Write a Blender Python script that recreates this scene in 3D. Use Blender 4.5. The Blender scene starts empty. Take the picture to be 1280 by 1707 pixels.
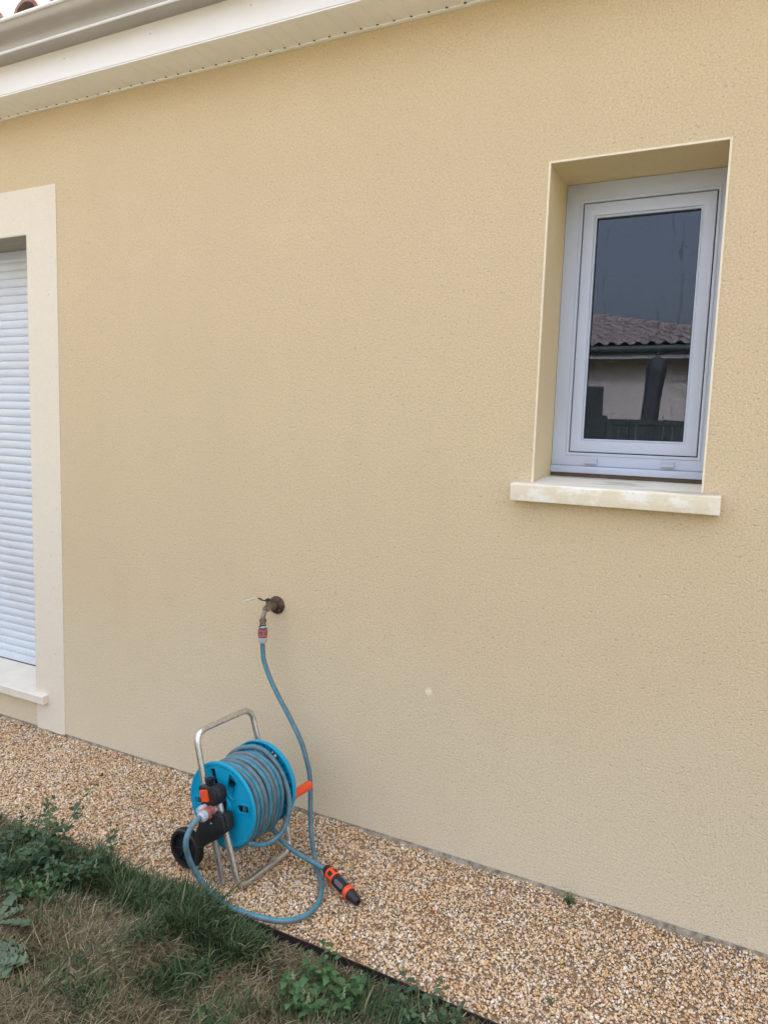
import bpy, bmesh, math, random
import numpy as np
from mathutils import Vector, Matrix

rng = np.random.default_rng(7)
random.seed(7)
sc = bpy.context.scene
COL = sc.collection
PI = math.pi

# ------------------------------------------------------------------ camera, world, sun, exposure
cam_d = bpy.data.cameras.new('camera')
cam = bpy.data.objects.new('camera', cam_d)
COL.objects.link(cam)
_r = Vector((0.89021431, 0.45434564, 0.03299294))
_u = Vector((-0.08089979, 0.0864037, 0.9929701))
_f = Vector((-0.44830092, 0.88662531, -0.11367428))
cam.matrix_world = Matrix(((_r.x, _u.x, -_f.x, 0), (_r.y, _u.y, -_f.y, -2.09133), (_r.z, _u.z, -_f.z, 1.37), (0, 0, 0, 1)))
cam_d.sensor_fit = 'VERTICAL'
cam_d.sensor_height = 36.0
cam_d.lens = 1209.514 / 1707 * 36.0
cam_d.clip_start = 0.05
cam_d.clip_end = 1000
sc.camera = cam

SUN_EL, SUN_ROT = math.radians(40), math.radians(8)
world = bpy.data.worlds.new('World')
sc.world = world
world.use_nodes = True
wn = world.node_tree
for n in list(wn.nodes): wn.nodes.remove(n)
wo = wn.nodes.new('ShaderNodeOutputWorld'); wb = wn.nodes.new('ShaderNodeBackground'); sky = wn.nodes.new('ShaderNodeTexSky')
sky.sky_type = 'NISHITA'; sky.sun_disc = False
sky.sun_elevation = SUN_EL; sky.sun_rotation = SUN_ROT
sky.air_density = 1.0; sky.dust_density = 4.0; sky.ozone_density = 1.0
wb.inputs['Strength'].default_value = 0.15
# thin high cloud: it whitens the blue of the clear sky unevenly
tcw = wn.nodes.new('ShaderNodeTexCoord'); cn = wn.nodes.new('ShaderNodeTexNoise'); cn.inputs['Scale'].default_value = 1.6; cn.inputs['Detail'].default_value = 5
cr = wn.nodes.new('ShaderNodeMapRange'); cr.inputs[1].default_value = .3; cr.inputs[2].default_value = .7; cr.inputs[3].default_value = .55; cr.inputs[4].default_value = .85
bw = wn.nodes.new('ShaderNodeRGBToBW'); cb_ = wn.nodes.new('ShaderNodeCombineColor'); mxw = wn.nodes.new('ShaderNodeMix'); mxw.data_type = 'RGBA'
warm = wn.nodes.new('ShaderNodeMix'); warm.data_type = 'RGBA'; warm.blend_type = 'MULTIPLY'; warm.inputs[0].default_value = 1.0; warm.inputs[7].default_value = (1.18, 1.12, 1.10, 1)
wn.links.new(tcw.outputs['Generated'], cn.inputs['Vector']); wn.links.new(cn.outputs[0], cr.inputs[0]); wn.links.new(cr.outputs[0], mxw.inputs[0])
wn.links.new(sky.outputs[0], bw.inputs[0])
for k_ in range(3): wn.links.new(bw.outputs[0], cb_.inputs[k_])
wn.links.new(cb_.outputs[0], warm.inputs[6]); wn.links.new(sky.outputs[0], mxw.inputs[6]); wn.links.new(warm.outputs[2], mxw.inputs[7])
# hazy cover: brighter overhead than at the horizon
sepw = wn.nodes.new('ShaderNodeSeparateXYZ'); mrw = wn.nodes.new('ShaderNodeMapRange'); mrw.inputs[1].default_value = 0.0; mrw.inputs[2].default_value = 1.0; mrw.inputs[3].default_value = .36; mrw.inputs[4].default_value = 2.7
vmw = wn.nodes.new('ShaderNodeVectorMath'); vmw.operation = 'SCALE'
wn.links.new(tcw.outputs['Generated'], sepw.inputs[0]); wn.links.new(sepw.outputs[2], mrw.inputs[0]); wn.links.new(mrw.outputs[0], vmw.inputs['Scale'])
wn.links.new(mxw.outputs[2], vmw.inputs[0]); wn.links.new(vmw.outputs[0], wb.inputs[0]); wn.links.new(wb.outputs[0], wo.inputs[0])

sun_d = bpy.data.lights.new('sun', 'SUN')
sun_d.energy = 1.2; sun_d.angle = math.radians(2.0); sun_d.color = (1.0, 0.93, 0.84)
sun = bpy.data.objects.new('sun', sun_d); COL.objects.link(sun)
_sd = Vector((math.sin(SUN_ROT) * math.cos(SUN_EL), math.cos(SUN_ROT) * math.cos(SUN_EL), math.sin(SUN_EL)))
sun.rotation_euler = _sd.to_track_quat('Z', 'Y').to_euler()

sc.view_settings.view_transform = 'Standard'
sc.view_settings.look = 'None'
sc.view_settings.gamma = 1
sc.view_settings.use_curve_mapping = False
sc.view_settings.exposure = 1.90

# ------------------------------------------------------------------ helpers
def tag(o, label=None, cat=None, group=None, kind=None):
    if label: o['label'] = label
    if cat: o['category'] = cat
    if group: o['group'] = group
    if kind: o['kind'] = kind
    return o

def root(name, loc, label, cat, rz=0, group=None):
    o = bpy.data.objects.new(name, None); COL.objects.link(o)
    o.empty_display_size = .1
    o.location = loc; o.rotation_euler = (0, 0, rz)
    return tag(o, label, cat, group)

def basis(d):
    d = Vector(d).normalized()
    a = Vector((0, 0, 1)) if abs(d.z) < .9 else Vector((1, 0, 0))
    u = a.cross(d).normalized(); v = d.cross(u).normalized()
    return u, v, d

class MB:
    """collects geometry; build() links it as one mesh object"""
    def __init__(s): s.v = []; s.f = []; s.m = []; s.uv = []
    def add(s, vs, fs, mi=0, uvs=None):
        b = len(s.v); s.v += [tuple(x) for x in vs]
        for i, f in enumerate(fs):
            s.f.append(tuple(b + k for k in f)); s.m.append(mi)
            s.uv.append(uvs[i] if uvs else None)
        return s
    def box(s, x0, x1, y0, y1, z0, z1, mi=0, ch=0.0):
        if ch <= 0:
            vs = [(x, y, z) for z in (z0, z1) for y in (y0, y1) for x in (x0, x1)]
            return s.add(vs, [(0, 2, 3, 1), (4, 5, 7, 6), (0, 1, 5, 4), (2, 6, 7, 3), (0, 4, 6, 2), (1, 3, 7, 5)], mi)
        bm = bmesh.new(); bmesh.ops.create_cube(bm, size=1)
        for v in bm.verts:
            v.co = Vector(((x0 + x1) / 2 + v.co.x * (x1 - x0), (y0 + y1) / 2 + v.co.y * (y1 - y0), (z0 + z1) / 2 + v.co.z * (z1 - z0)))
        bmesh.ops.bevel(bm, geom=bm.edges[:], offset=ch, segments=2, affect='EDGES', profile=.5)
        s.frombm(bm, mi); bm.free(); return s
    def frombm(s, bm, mi=0, M=None):
        bm.verts.index_update()
        s.add([(M @ v.co if M else v.co) for v in bm.verts], [[v.index for v in f.verts] for f in bm.faces], mi)
        return s
    def lathe(s, prof, o, d, n=32, mi=0, ang0=0):
        """prof: (along, radius) list from origin o along direction d"""
        u, v, d = basis(d); o = Vector(o); vs = []; fs = []
        for (t, r) in prof:
            for k in range(n):
                a = 2 * PI * k / n + ang0
                vs.append(o + d * t + (u * math.cos(a) + v * math.sin(a)) * r)
        for i in range(len(prof) - 1):
            for k in range(n):
                k2 = (k + 1) % n
                fs.append((i * n + k, i * n + k2, (i + 1) * n + k2, (i + 1) * n + k))
        if prof[0][1] > 1e-5: fs.append(tuple(range(n))[::-1])
        if prof[-1][1] > 1e-5: fs.append(tuple(range((len(prof) - 1) * n, len(prof) * n)))
        return s.add(vs, fs, mi)
    def tube(s, path, r, n=12, mi=0, caps=True, twist=0.0, uvs=False):
        P = [Vector(p) for p in path]; L = len(P); rr = r if isinstance(r, (list, tuple)) else [r] * L
        T = [(P[min(i + 1, L - 1)] - P[max(i - 1, 0)]).normalized() for i in range(L)]
        u, v, _ = basis(T[0]); vs = []; ds = 0; dist = [0]
        for i in range(L):
            if i:
                ax = T[i - 1].cross(T[i]); a = T[i - 1].angle(T[i], 0)
                if ax.length > 1e-9: u = Matrix.Rotation(a, 3, ax.normalized()) @ u
                ds += (P[i] - P[i - 1]).length; dist.append(ds)
            u = (u - T[i] * u.dot(T[i])).normalized(); v = T[i].cross(u)
            for k in range(n):
                a = 2 * PI * k / n + twist * ds
                vs.append(P[i] + (u * math.cos(a) + v * math.sin(a)) * rr[i])
        fs = []; uv = []
        for i in range(L - 1):
            for k in range(n):
                k2 = (k + 1) % n
                fs.append((i * n + k, i * n + k2, (i + 1) * n + k2, (i + 1) * n + k))
                uv.append([(k / n, dist[i]), ((k + 1) / n, dist[i]), ((k + 1) / n, dist[i + 1]), (k / n, dist[i + 1])])
        if caps:
            fs.append(tuple(range(n))[::-1]); fs.append(tuple(range((L - 1) * n, L * n)))
            uv += [[(0, 0)] * n] * 2
        return s.add(vs, fs, mi, uv if uvs else None)
    def prism(s, poly, a0, a1, axis='y', mi=0, ch=0.0):
        """poly in the plane normal to axis: for 'y' (x,z), for 'x' (y,z)"""
        bm = bmesh.new()
        mk = (lambda p, a: (p[0], a, p[1])) if axis == 'y' else (lambda p, a: (a, p[0], p[1]))
        A = [bm.verts.new(mk(p, a0)) for p in poly]; B = [bm.verts.new(mk(p, a1)) for p in poly]
        bm.faces.new(A); bm.faces.new(B[::-1]); n = len(poly)
        for i in range(n): bm.faces.new((A[i], B[i], B[(i + 1) % n], A[(i + 1) % n]))
        bmesh.ops.recalc_face_normals(bm, faces=bm.faces[:])
        if ch: bmesh.ops.bevel(bm, geom=bm.edges[:], offset=ch, segments=2, affect='EDGES', profile=.5, clamp_overlap=True)
        s.frombm(bm, mi); bm.free(); return s
    def build(s, name, mats, parent=None, local=False, smooth=None, recalc=True):
        off = Vector((0, 0, 0))
        if parent is not None and not local:
            q = parent
            while q is not None: off += q.location; q = q.parent
        me = bpy.data.meshes.new(name)
        me.from_pydata([(x - off.x, y - off.y, z - off.z) for x, y, z in s.v], [], s.f)
        for m in (mats if isinstance(mats, (list, tuple)) else [mats]): me.materials.append(m)
        me.polygons.foreach_set('material_index', s.m)
        if any(u is not None for u in s.uv):
            L = me.uv_layers.new(name='UVMap'); i = 0; flat = []
            for f, u in zip(s.f, s.uv):
                flat += (u if u is not None else [(0, 0)] * len(f))
            L.data.foreach_set('uv', [c for p in flat for c in p])
        if recalc:
            bm = bmesh.new(); bm.from_mesh(me); bmesh.ops.recalc_face_normals(bm, faces=bm.faces[:]); bm.to_mesh(me); bm.free()
        if smooth is not None:
            me.shade_smooth() if hasattr(me, 'shade_smooth') else None
            try: me.set_sharp_from_angle(angle=math.radians(smooth))
            except Exception: pass
        me.update()
        o = bpy.data.objects.new(name, me); COL.objects.link(o)
        if parent is not None: o.parent = parent
        return o

def np_mesh(name, V, F, mats, parent=None, smooth=False, mi=None, attrs=None):
    """V (n,3), F (m,k) arrays with constant k"""
    me = bpy.data.meshes.new(name)
    n, (m, k) = len(V), F.shape
    me.vertices.add(n); me.vertices.foreach_set('co', V.astype(np.float32).ravel())
    me.loops.add(m * k); me.loops.foreach_set('vertex_index', F.astype(np.int32).ravel())
    me.polygons.add(m); me.polygons.foreach_set('loop_start', np.arange(0, m * k, k, dtype=np.int32))
    try: me.polygons.foreach_set('loop_total', np.full(m, k, dtype=np.int32))
    except Exception: pass
    for q in (mats if isinstance(mats, (list, tuple)) else [mats]): me.materials.append(q)
    if mi is not None: me.polygons.foreach_set('material_index', mi.astype(np.int32))
    me.update(calc_edges=True)
    if smooth: me.shade_smooth()
    for an, av in (attrs or {}).items():
        a = me.attributes.new(an, 'FLOAT', 'POINT'); a.data.foreach_set('value', av.astype(np.float32))
    o = bpy.data.objects.new(name, me); COL.objects.link(o)
    if parent is not None: o.parent = parent
    return o

def smoothpath(pts, n=10):
    """Catmull-Rom through the points"""
    P = [Vector(p) for p in pts]; P = [P[0] * 2 - P[1]] + P + [P[-1] * 2 - P[-2]]; out = []
    for i in range(1, len(P) - 2):
        a, b, c, d = P[i - 1:i + 3]
        for k in range(n):
            t = k / n
            out.append(.5 * ((2 * b) + (c - a) * t + (2 * a - 5 * b + 4 * c - d) * t * t + (3 * b - a - 3 * c + d) * t ** 3))
    out.append(P[-2]); return out

def rounded(pts, r, n=7):
    """polyline with rounded corners"""
    P = [Vector(p) for p in pts]; out = [P[0]]
    for i in range(1, len(P) - 1):
        a = (P[i - 1] - P[i]); b = (P[i + 1] - P[i]); rr = min(r, a.length * .48, b.length * .48)
        p0 = P[i] + a.normalized() * rr; p2 = P[i] + b.normalized() * rr
        for k in range(n + 1):
            t = k / n; out.append(p0 * (1 - t) ** 2 + P[i] * 2 * t * (1 - t) + p2 * t * t)
    out.append(P[-1]); return out

# ------------------------------------------------------------------ materials
class N:
    def __init__(s, name):
        s.m = bpy.data.materials.new(name); s.m.use_nodes = True; s.t = s.m.node_tree
        s.b = s.t.nodes['Principled BSDF']; s.out = s.t.nodes['Material Output']
    def n(s, ty, **kw):
        x = s.t.nodes.new(ty)
        for k, v in kw.items():
            if k in x.inputs.keys() if hasattr(x.inputs, 'keys') else False: x.inputs[k].default_value = v
            else: setattr(x, k, v)
        return x
    def l(s, a, b): s.t.links.new(a, b)
    def coord(s, scale=None, which='Object'):
        tc = s.n('ShaderNodeTexCoord')
        if scale is None: return tc.outputs[which]
        mp = s.n('ShaderNodeMapping'); mp.inputs['Scale'].default_value = scale; s.l(tc.outputs[which], mp.inputs[0]); return mp.outputs[0]
    def noise(s, scale, detail=3, rough=.55, vec=None, dist=0):
        x = s.n('ShaderNodeTexNoise'); x.inputs['Scale'].default_value = scale; x.inputs['Detail'].default_value = detail
        x.inputs['Roughness'].default_value = rough; x.inputs['Distortion'].default_value = dist
        s.l(vec if vec is not None else s.coord(), x.inputs['Vector']); return x.outputs[0]
    def ramp(s, fac, stops, interp='LINEAR'):
        x = s.n('ShaderNodeValToRGB'); x.color_ramp.interpolation = interp; e = x.color_ramp.elements
        while len(e) < len(stops): e.new(.5)
        for i, (p, c) in enumerate(stops):
            e[i].position = p; e[i].color = (*c, 1) if not isinstance(c, (int, float)) else (c, c, c, 1)
        s.l(fac, x.inputs[0]); return x.outputs[0]
    def mix(s, fac, a, b, mode='MIX'):
        x = s.n('ShaderNodeMix'); x.data_type = 'RGBA'; x.blend_type = mode
        for i, v in ((0, fac), (6, a), (7, b)):
            if isinstance(v, (int, float)): x.inputs[i].default_value = v
            elif isinstance(v, tuple): x.inputs[i].default_value = (*v, 1)
            else: s.l(v, x.inputs[i])
        return x.outputs[2]
    def math(s, op, a, b=0.0, c=None):
        x = s.n('ShaderNodeMath'); x.operation = op
        for i, v in ((0, a), (1, b)) + (((2, c),) if c is not None else ()):
            if isinstance(v, (int, float)): x.inputs[i].default_value = v
            else: s.l(v, x.inputs[i])
        return x.outputs[0]
    def base(s, c):
        if isinstance(c, tuple): s.b.inputs['Base Color'].default_value = (*c, 1)
        else: s.l(c, s.b.inputs['Base Color'])
    def bump(s, h, strength=.5, dist=.002, prev=None):
        x = s.n('ShaderNodeBump'); x.inputs['Strength'].default_value = strength; x.inputs['Distance'].default_value = dist
        s.l(h, x.inputs['Height'])
        if prev is not None: s.l(prev, x.inputs['Normal'])
        s.l(x.outputs[0], s.b.inputs['Normal']); return x.outputs[0]
    def set(s, **kw):
        for k, v in kw.items(): s.b.inputs[{'rough': 'Roughness', 'metal': 'Metallic', 'spec': 'Specular IOR Level', 'coat': 'Coat Weight', 'ior': 'IOR', 'sheen': 'Sheen Weight'}[k]].default_value = v
        return s

def plain(name, col, rough=.5, metal=0, var=.12, scale=30, bump=0, bscale=200, dirt=None, spec=.5):
    """painted or moulded surface with a little tonal variation and wear"""
    a = N(name); nz = a.noise(scale, 4)
    lo = tuple(c * (1 - var) for c in col); hi = tuple(min(1, c * (1 + var)) for c in col)
    c = a.ramp(nz, [(.3, lo), (.7, hi)])
    if dirt:
        c = a.mix(a.ramp(a.noise(scale * .6, 6, .7), [(.5, 0.), (.72, 1.)]), c, dirt)
    a.base(c); a.set(rough=rough, metal=metal, spec=spec)
    rn = a.math('MULTIPLY_ADD', a.noise(scale * 2.3, 3), .25, rough - .12); a.l(rn, a.b.inputs['Roughness'])
    if bump: a.bump(a.noise(bscale, 3), bump, .001)
    return a.m

def m_render():
    a = N('scraped_render')
    big = a.noise(.9, 3); mid = a.noise(9, 4, .6); fine = a.noise(180, 3, .65); pits = a.noise(95, 2, .5)
    c = a.ramp(fine, [(.30, (.54, .42, .25)), (.5, (.675, .55, .36)), (.70, (.775, .655, .46))])
    c = a.mix(a.ramp(pits, [(.27, .6), (.36, 0.)]), c, (.46, .35, .21))
    c = a.mix(a.ramp(mid, [(.4, 0.), (.7, .30)]), c, (.70, .54, .39))
    c = a.mix(a.ramp(a.noise(3.1, 5, .65, a.coord((1, 1, .35))), [(.42, 0.), (.68, .32)]), c, (.62, .50, .33))
    c = a.mix(a.ramp(big, [(.3, 0.), (.7, .35)]), c, (.66, .54, .375))
    sep = a.n('ShaderNodeSeparateXYZ'); a.l(a.coord(), sep.inputs[0])
    zz = a.math('ADD', sep.outputs[2], a.math('MULTIPLY', a.math('SUBTRACT', a.noise(2.5, 4), .5), .5))
    # paler, greyer tone that strengthens towards the foot of the wall
    foot = a.ramp(zz, [(0, .75), (.25, .5), (.8, 0.)])
    c = a.mix(foot, c, a.mix(1.0, (.80, .73, .555), a.ramp(fine, [(.30, .72), (.5, .93), (.68, 1.)]), 'MULTIPLY'))
    # one pale chip low on the wall, where a stone struck it
    d = a.n('ShaderNodeVectorMath'); d.operation = 'SUBTRACT'; a.l(a.coord(), d.inputs[0]); d.inputs[1].default_value = (-.875, 0, .533)
    ln = a.n('ShaderNodeVectorMath'); ln.operation = 'LENGTH'; a.l(d.outputs[0], ln.inputs[0])
    chip = a.ramp(a.math('ADD', ln.outputs['Value'], a.math('MULTIPLY', a.noise(90, 3), .016)), [(.0175, 1.), (.0205, 0.)])
    c = a.mix(chip, c, (.85, .77, .63))
    a.base(c); a.set(rough=.92, spec=.25)
    b1 = a.bump(a.noise(185, 3, .62), .85, .0030)
    a.bump(a.ramp(pits, [(.30, 0.), (.42, 1.)]), .6, .002, b1)
    return a.m

def m_smooth_plaster(name, col, dark):
    a = N(name)
    c = a.ramp(a.noise(120, 4, .6), [(.3, tuple(x * .93 for x in col)), (.7, col)])
    c = a.mix(a.ramp(a.noise(14, 4, .6), [(.45, 0.), (.75, .4)]), c, dark)
    c = a.mix(a.ramp(a.noise(75, 2), [(.24, 1.), (.29, 0.)]), c, tuple(x * .6 for x in col))
    a.base(c); a.set(rough=.85, spec=.3); a.bump(a.noise(160, 3), .35, .0012); return a.m

def m_stone_sill():
    a = N('sill_stone')
    c = a.ramp(a.noise(60, 4), [(.3, (.80, .74, .60)), (.7, (.88, .83, .69))])
    bl = a.ramp(a.noise(16, 5, .62, a.coord((.8, 2.0, 1.4))), [(.44, 0.), (.57, .95)])
    c = a.mix(bl, a.mix(.5, c, (.74, .65, .45)), a.mix(a.ramp(a.noise(130, 2), [(.3, .35), (.42, 0.)]), (.90, .89, .82), (.5, .46, .34)))
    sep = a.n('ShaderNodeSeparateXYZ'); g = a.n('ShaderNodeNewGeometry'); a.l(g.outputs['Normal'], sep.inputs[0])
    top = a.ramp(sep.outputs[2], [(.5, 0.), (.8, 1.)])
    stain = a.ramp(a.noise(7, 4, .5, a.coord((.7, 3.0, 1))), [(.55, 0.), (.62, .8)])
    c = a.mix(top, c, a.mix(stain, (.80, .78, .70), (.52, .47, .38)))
    a.base(c); a.set(rough=.8, spec=.3); a.bump(a.noise(110, 4), .3, .001); return a.m

def m_gravel():
    a = N('river_gravel')
    g = a.n('ShaderNodeNewGeometry')
    cr = a.ramp(g.outputs['Random Per Island'], [
        (0, (.29, .185, .10)), (.11, (.61, .40, .20)), (.24, (.76, .55, .32)), (.36, (.77, .61, .41)), (.49, (.82, .70, .53)),
        (.58, (.60, .44, .26)), (.66, (.84, .76, .64)), (.74, (.70, .43, .16)), (.82, (.88, .83, .76)), (.85, (.60, .54, .50)), (.92, (.36, .29, .25)), (.97, (.94, .92, .88))], 'CONSTANT')
    br = a.ramp(a.noise(7, 5, .6), [(.32, (.92, .80, .66)), (.55, (.95, .92, .89)), (.72, (1, 1, 1))])
    c = a.mix(1.0, cr, br, 'MULTIPLY')
    c = a.mix(a.ramp(a.noise(350, 3), [(.4, 0.), (.8, .35)]), c, (.75, .66, .52))
    a.base(c); a.set(rough=.6, spec=.45); a.bump(a.noise(500, 2), .3, .0005); return a.m

def m_soil(name, cols, scale=40):
    a = N(name); c = a.ramp(a.noise(scale, 6, .65), [(.30, cols[0]), (.50, cols[1]), (.74, cols[2])])
    a.base(c); a.set(rough=.95, spec=.2); a.bump(a.noise(scale * 3, 5, .7), .9, .006); return a.m

def m_lawn_ground():
    a = N('lawn_soil')
    c = a.ramp(a.noise(30, 6, .65), [(.3, (.045, .03, .02)), (.55, (.12, .085, .055)), (.75, (.22, .165, .105))])
    far = a.ramp(a.noise(.8, 5, .6), [(.35, (.15, .15, .07)), (.6, (.27, .24, .14)), (.8, (.36, .31, .19))])
    sep = a.n('ShaderNodeSeparateXYZ'); a.l(a.coord(), sep.inputs[0])
    f = a.ramp(a.math('MULTIPLY', sep.outputs[1], -.25), [(.45, 0.), (.7, 1.)])
    a.base(a.mix(f, c, far)); a.set(rough=.95, spec=.2); a.bump(a.noise(90, 5, .7), .9, .008); return a.m

def m_blades(name, stops, rough=.6):
    a = N(name); g = a.n('ShaderNodeNewGeometry')
    c = a.ramp(g.outputs['Random Per Island'], stops)
    a.base(c); a.set(rough=rough, spec=.35); 
    tr = a.n('ShaderNodeBsdfTranslucent'); a.l(c, tr.inputs[0]); mx = a.n('ShaderNodeMixShader'); mx.inputs[0].default_value = .25
    a.l(a.b.outputs[0], mx.inputs[1]); a.l(tr.outputs[0], mx.inputs[2]); a.l(mx.outputs[0], a.out.inputs[0]); return a.m

def m_hose():
    a = N('hose_rubber'); tc = a.n('ShaderNodeTexCoord'); sp = a.n('ShaderNodeSeparateXYZ'); a.l(tc.outputs['UV'], sp.inputs[0])
    fr = a.math('FRACT', a.math('MULTIPLY', sp.outputs[0], 3.0))
    st = a.ramp(fr, [(.0, 0.), (.06, 1.), (.44, 1.), (.50, 0.)])
    gr = a.ramp(a.noise(45, 4), [(.3, (.095, .125, .145)), (.7, (.17, .20, .22))])
    bl = a.ramp(a.noise(45, 4), [(.3, (.018, .19, .29)), (.7, (.04, .28, .39))])
    c = a.mix(st, gr, bl)
    c = a.mix(a.ramp(a.noise(25, 5, .7), [(.56, 0.), (.8, .4)]), c, (.30, .27, .22))
    a.base(c); a.set(rough=.42, spec=.5); a.bump(a.noise(220, 3), .12, .0008); return a.m

def m_glass():
    a = N('window_glass')
    for k in [a.b]: a.t.nodes.remove(k)
    fr = a.n('ShaderNodeFresnel'); fr.inputs[0].default_value = 1.74
    # dried runs of rain on the outside of the pane
    run = a.noise(1, 5, .6, a.coord((34, 34, 5.0)), .6); drops = a.noise(110, 1, .4)
    m1 = a.ramp(run, [(.60, 0.), (.66, .32), (.70, 0.)]); m2 = a.ramp(drops, [(.22, .6), (.25, 0.)])
    dirt = a.math('MAXIMUM', m1, m2)
    fac = a.math('MULTIPLY', fr.outputs[0], a.math('SUBTRACT', 1.0, dirt))
    gl = a.n('ShaderNodeBsdfGlossy'); gl.inputs['Roughness'].default_value = 0.0; gl.inputs['Color'].default_value = (.66, .79, 1.0, 1)
    tr = a.n('ShaderNodeBsdfTransparent'); tr.inputs[0].default_value = (.82, .86, .86, 1)
    df = a.n('ShaderNodeBsdfDiffuse'); df.inputs[0].default_value = (.35, .35, .34, 1)
    film = a.n('ShaderNodeMixShader'); film.inputs[0].default_value = .012; a.l(tr.outputs[0], film.inputs[1]); a.l(df.outputs[0], film.inputs[2])
    mx = a.n('ShaderNodeMixShader'); a.l(fac, mx.inputs[0]); a.l(film.outputs[0], mx.inputs[1]); a.l(gl.outputs[0], mx.inputs[2])
    a.l(mx.outputs[0], a.out.inputs[0]); return a.m

def m_tiles(name='clay_tiles'):
    a = N(name)
    c = a.ramp(a.noise(6, 5, .7), [(.3, (.18, .10, .08)), (.5, (.29, .18, .14)), (.7, (.36, .26, .21))])
    c = a.mix(a.ramp(a.noise(40, 5, .7), [(.5, 0.), (.7, .6)]), c, (.42, .36, .32))
    a.base(c); a.set(rough=.85); a.bump(a.noise(80, 4), .4, .003); return a.m

M = dict(
    render=m_render(),
    surround=m_smooth_plaster('smooth_surround_render', (.82, .755, .635), (.76, .69, .56)),
    reveal=m_smooth_plaster('reveal_render', (.78, .65, .42), (.70, .57, .36)),
    bead=plain('corner_bead', (.84, .76, .60), .5, 0, .04),
    sill=m_stone_sill(),
    pvc=plain('white_pvc', (.52, .585, .73), .35, 0, .03, 8),
    shutter=plain('shutter_pvc', (.68, .74, .82), .45, 0, .03, 5, dirt=(.64, .67, .72)),
    gasket=plain('black_gasket', (.02, .02, .02), .6),
    soffit=plain('soffit_pvc', (.91, .93, .97), .45, 0, .03, 5),
    fascia=plain('fascia_pvc', (.87, .87, .89), .4, 0, .02, 4),
    gutter=plain('grey_gutter', (.43, .41, .395), .38, 0, .05, 6),
    rim=plain('gutter_rim', (.82, .84, .88), .3, 0, .04, 6),
    hole=plain('dark_gap', (.03, .02, .015), .9),
    tiles=m_tiles(),
    footing=m_soil('footing_mortar', ((.07, .06, .045), (.30, .26, .20), (.52, .46, .36)), 28),
    gravel=m_gravel(),
    bed=m_soil('gravel_grit', ((.20, .13, .08), (.40, .28, .17), (.60, .45, .30)), 160),
    lawn=m_lawn_ground(),
    green=m_blades('green_grass', [(0, (.026, .060, .025)), (.35, (.046, .098, .038)), (.65, (.086, .148, .056)), (.85, (.15, .19, .095)), (1, (.28, .28, .15))]),
    straw=m_blades('dry_grass', [(0, (.075, .057, .030)), (.3, (.155, .128, .066)), (.55, (.215, .178, .095)), (.8, (.32, .27, .155)), (.95, (.46, .39, .26)), (1, (.60, .53, .38))]),
    leaf=m_blades('weed_leaf', [(0, (.040, .085, .045)), (.5, (.065, .125, .065)), (1, (.10, .175, .085))], .5),
    leaf2=m_blades('bright_weed_leaf', [(0, (.045, .11, .040)), (.5, (.075, .165, .060)), (1, (.12, .23, .09))], .5),
    dand=m_blades('dandelion_leaf', [(0, (.09, .14, .085)), (1, (.14, .20, .12))], .5),
    stem=plain('weed_stem', (.10, .13, .06), .7),
    seed=plain('seed_head', (.30, .32, .20), .8),
    hose=m_hose(),
    blue=plain('turquoise_plastic', (.002, .33, .56), .36, 0, .06, 12, spec=.5, dirt=None),
    steel=plain('galvanised_tube', (.66, .65, .64), .30, .9, .12, 40, .08, 120, dirt=(.50, .47, .43)),
    black=plain('black_plastic', (.013, .014, .017), .48, 0, .2, 30),
    orange=plain('orange_plastic', (.80, .085, .02), .4, 0, .06),
    cgrey=plain('light_grey_plastic', (.45, .49, .54), .45, 0, .06),
    dgrey=plain('dark_grey_rubber', (.13, .135, .155), .55, 0, .1),
    brass=plain('weathered_brass', (.27, .225, .18), .42, .7, .3, 70, .2, 200, dirt=(.14, .10, .07)),
    rust=plain('tarnished_plate', (.085, .052, .036), .45, .5, .35, 60, .2, 200, dirt=(.16, .11, .07)),
    lever=plain('worn_white_grip', (.62, .62, .60), .5, .2, .1),
    edging=plain('black_edging', (.018, .013, .012), .6, 0, .3, 20),
    glass=m_glass(),
    room=plain('dark_room', (.045, .045, .05), .9),
    nwall=plain('neighbour_render', (.66, .56, .50), .9, 0, .06, 3, .3, 60),
    anth=plain('anthracite', (.055, .068, .066), .5, 0, .1),
    parasol=plain('dark_canvas', (.06, .066, .07), .85, 0, .25, 12),
    redleaf=plain('red_leaf', (.38, .05, .03), .6),
)

# ------------------------------------------------------------------ ground, gravel bed, lawn level
def sstep(a, b, x):
    t = np.clip((x - a) / (b - a), 0, 1); return t * t * (3 - 2 * t)
def lawn_z(x, y):
    return -.036 + .030 * sstep(-.95, -1.35, np.asarray(x)) + .004 * np.sin(np.asarray(x) * 9) * np.cos(np.asarray(y) * 11)
EDGE_Y = -.566
xs = np.unique(np.concatenate([[-300, -80, -30, -14, -8, -6], np.arange(-5, 2.01, .04), [3, 5, 9, 20, 60, 300]]))
ys = np.unique(np.concatenate([[-300, -80, -30, -14, -8, -5], np.arange(-3.5, -.60, .04), [-.572, -.568, -.56, 0, .5, 15, 60, 300]]))
X, Y = np.meshgrid(xs, ys, indexing='ij')
Z = np.where(Y < -.57, lawn_z(X, Y), -.07)
V = np.stack([X.ravel(), Y.ravel(), Z.ravel()], 1)
nx, ny = len(xs), len(ys); I = np.arange(nx * ny).reshape(nx, ny)
F = np.stack([I[:-1, :-1].ravel(), I[1:, :-1].ravel(), I[1:, 1:].ravel(), I[:-1, 1:].ravel()], 1)
tag(np_mesh('ground', V, F, M['lawn'], smooth=True), kind='structure')

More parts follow.
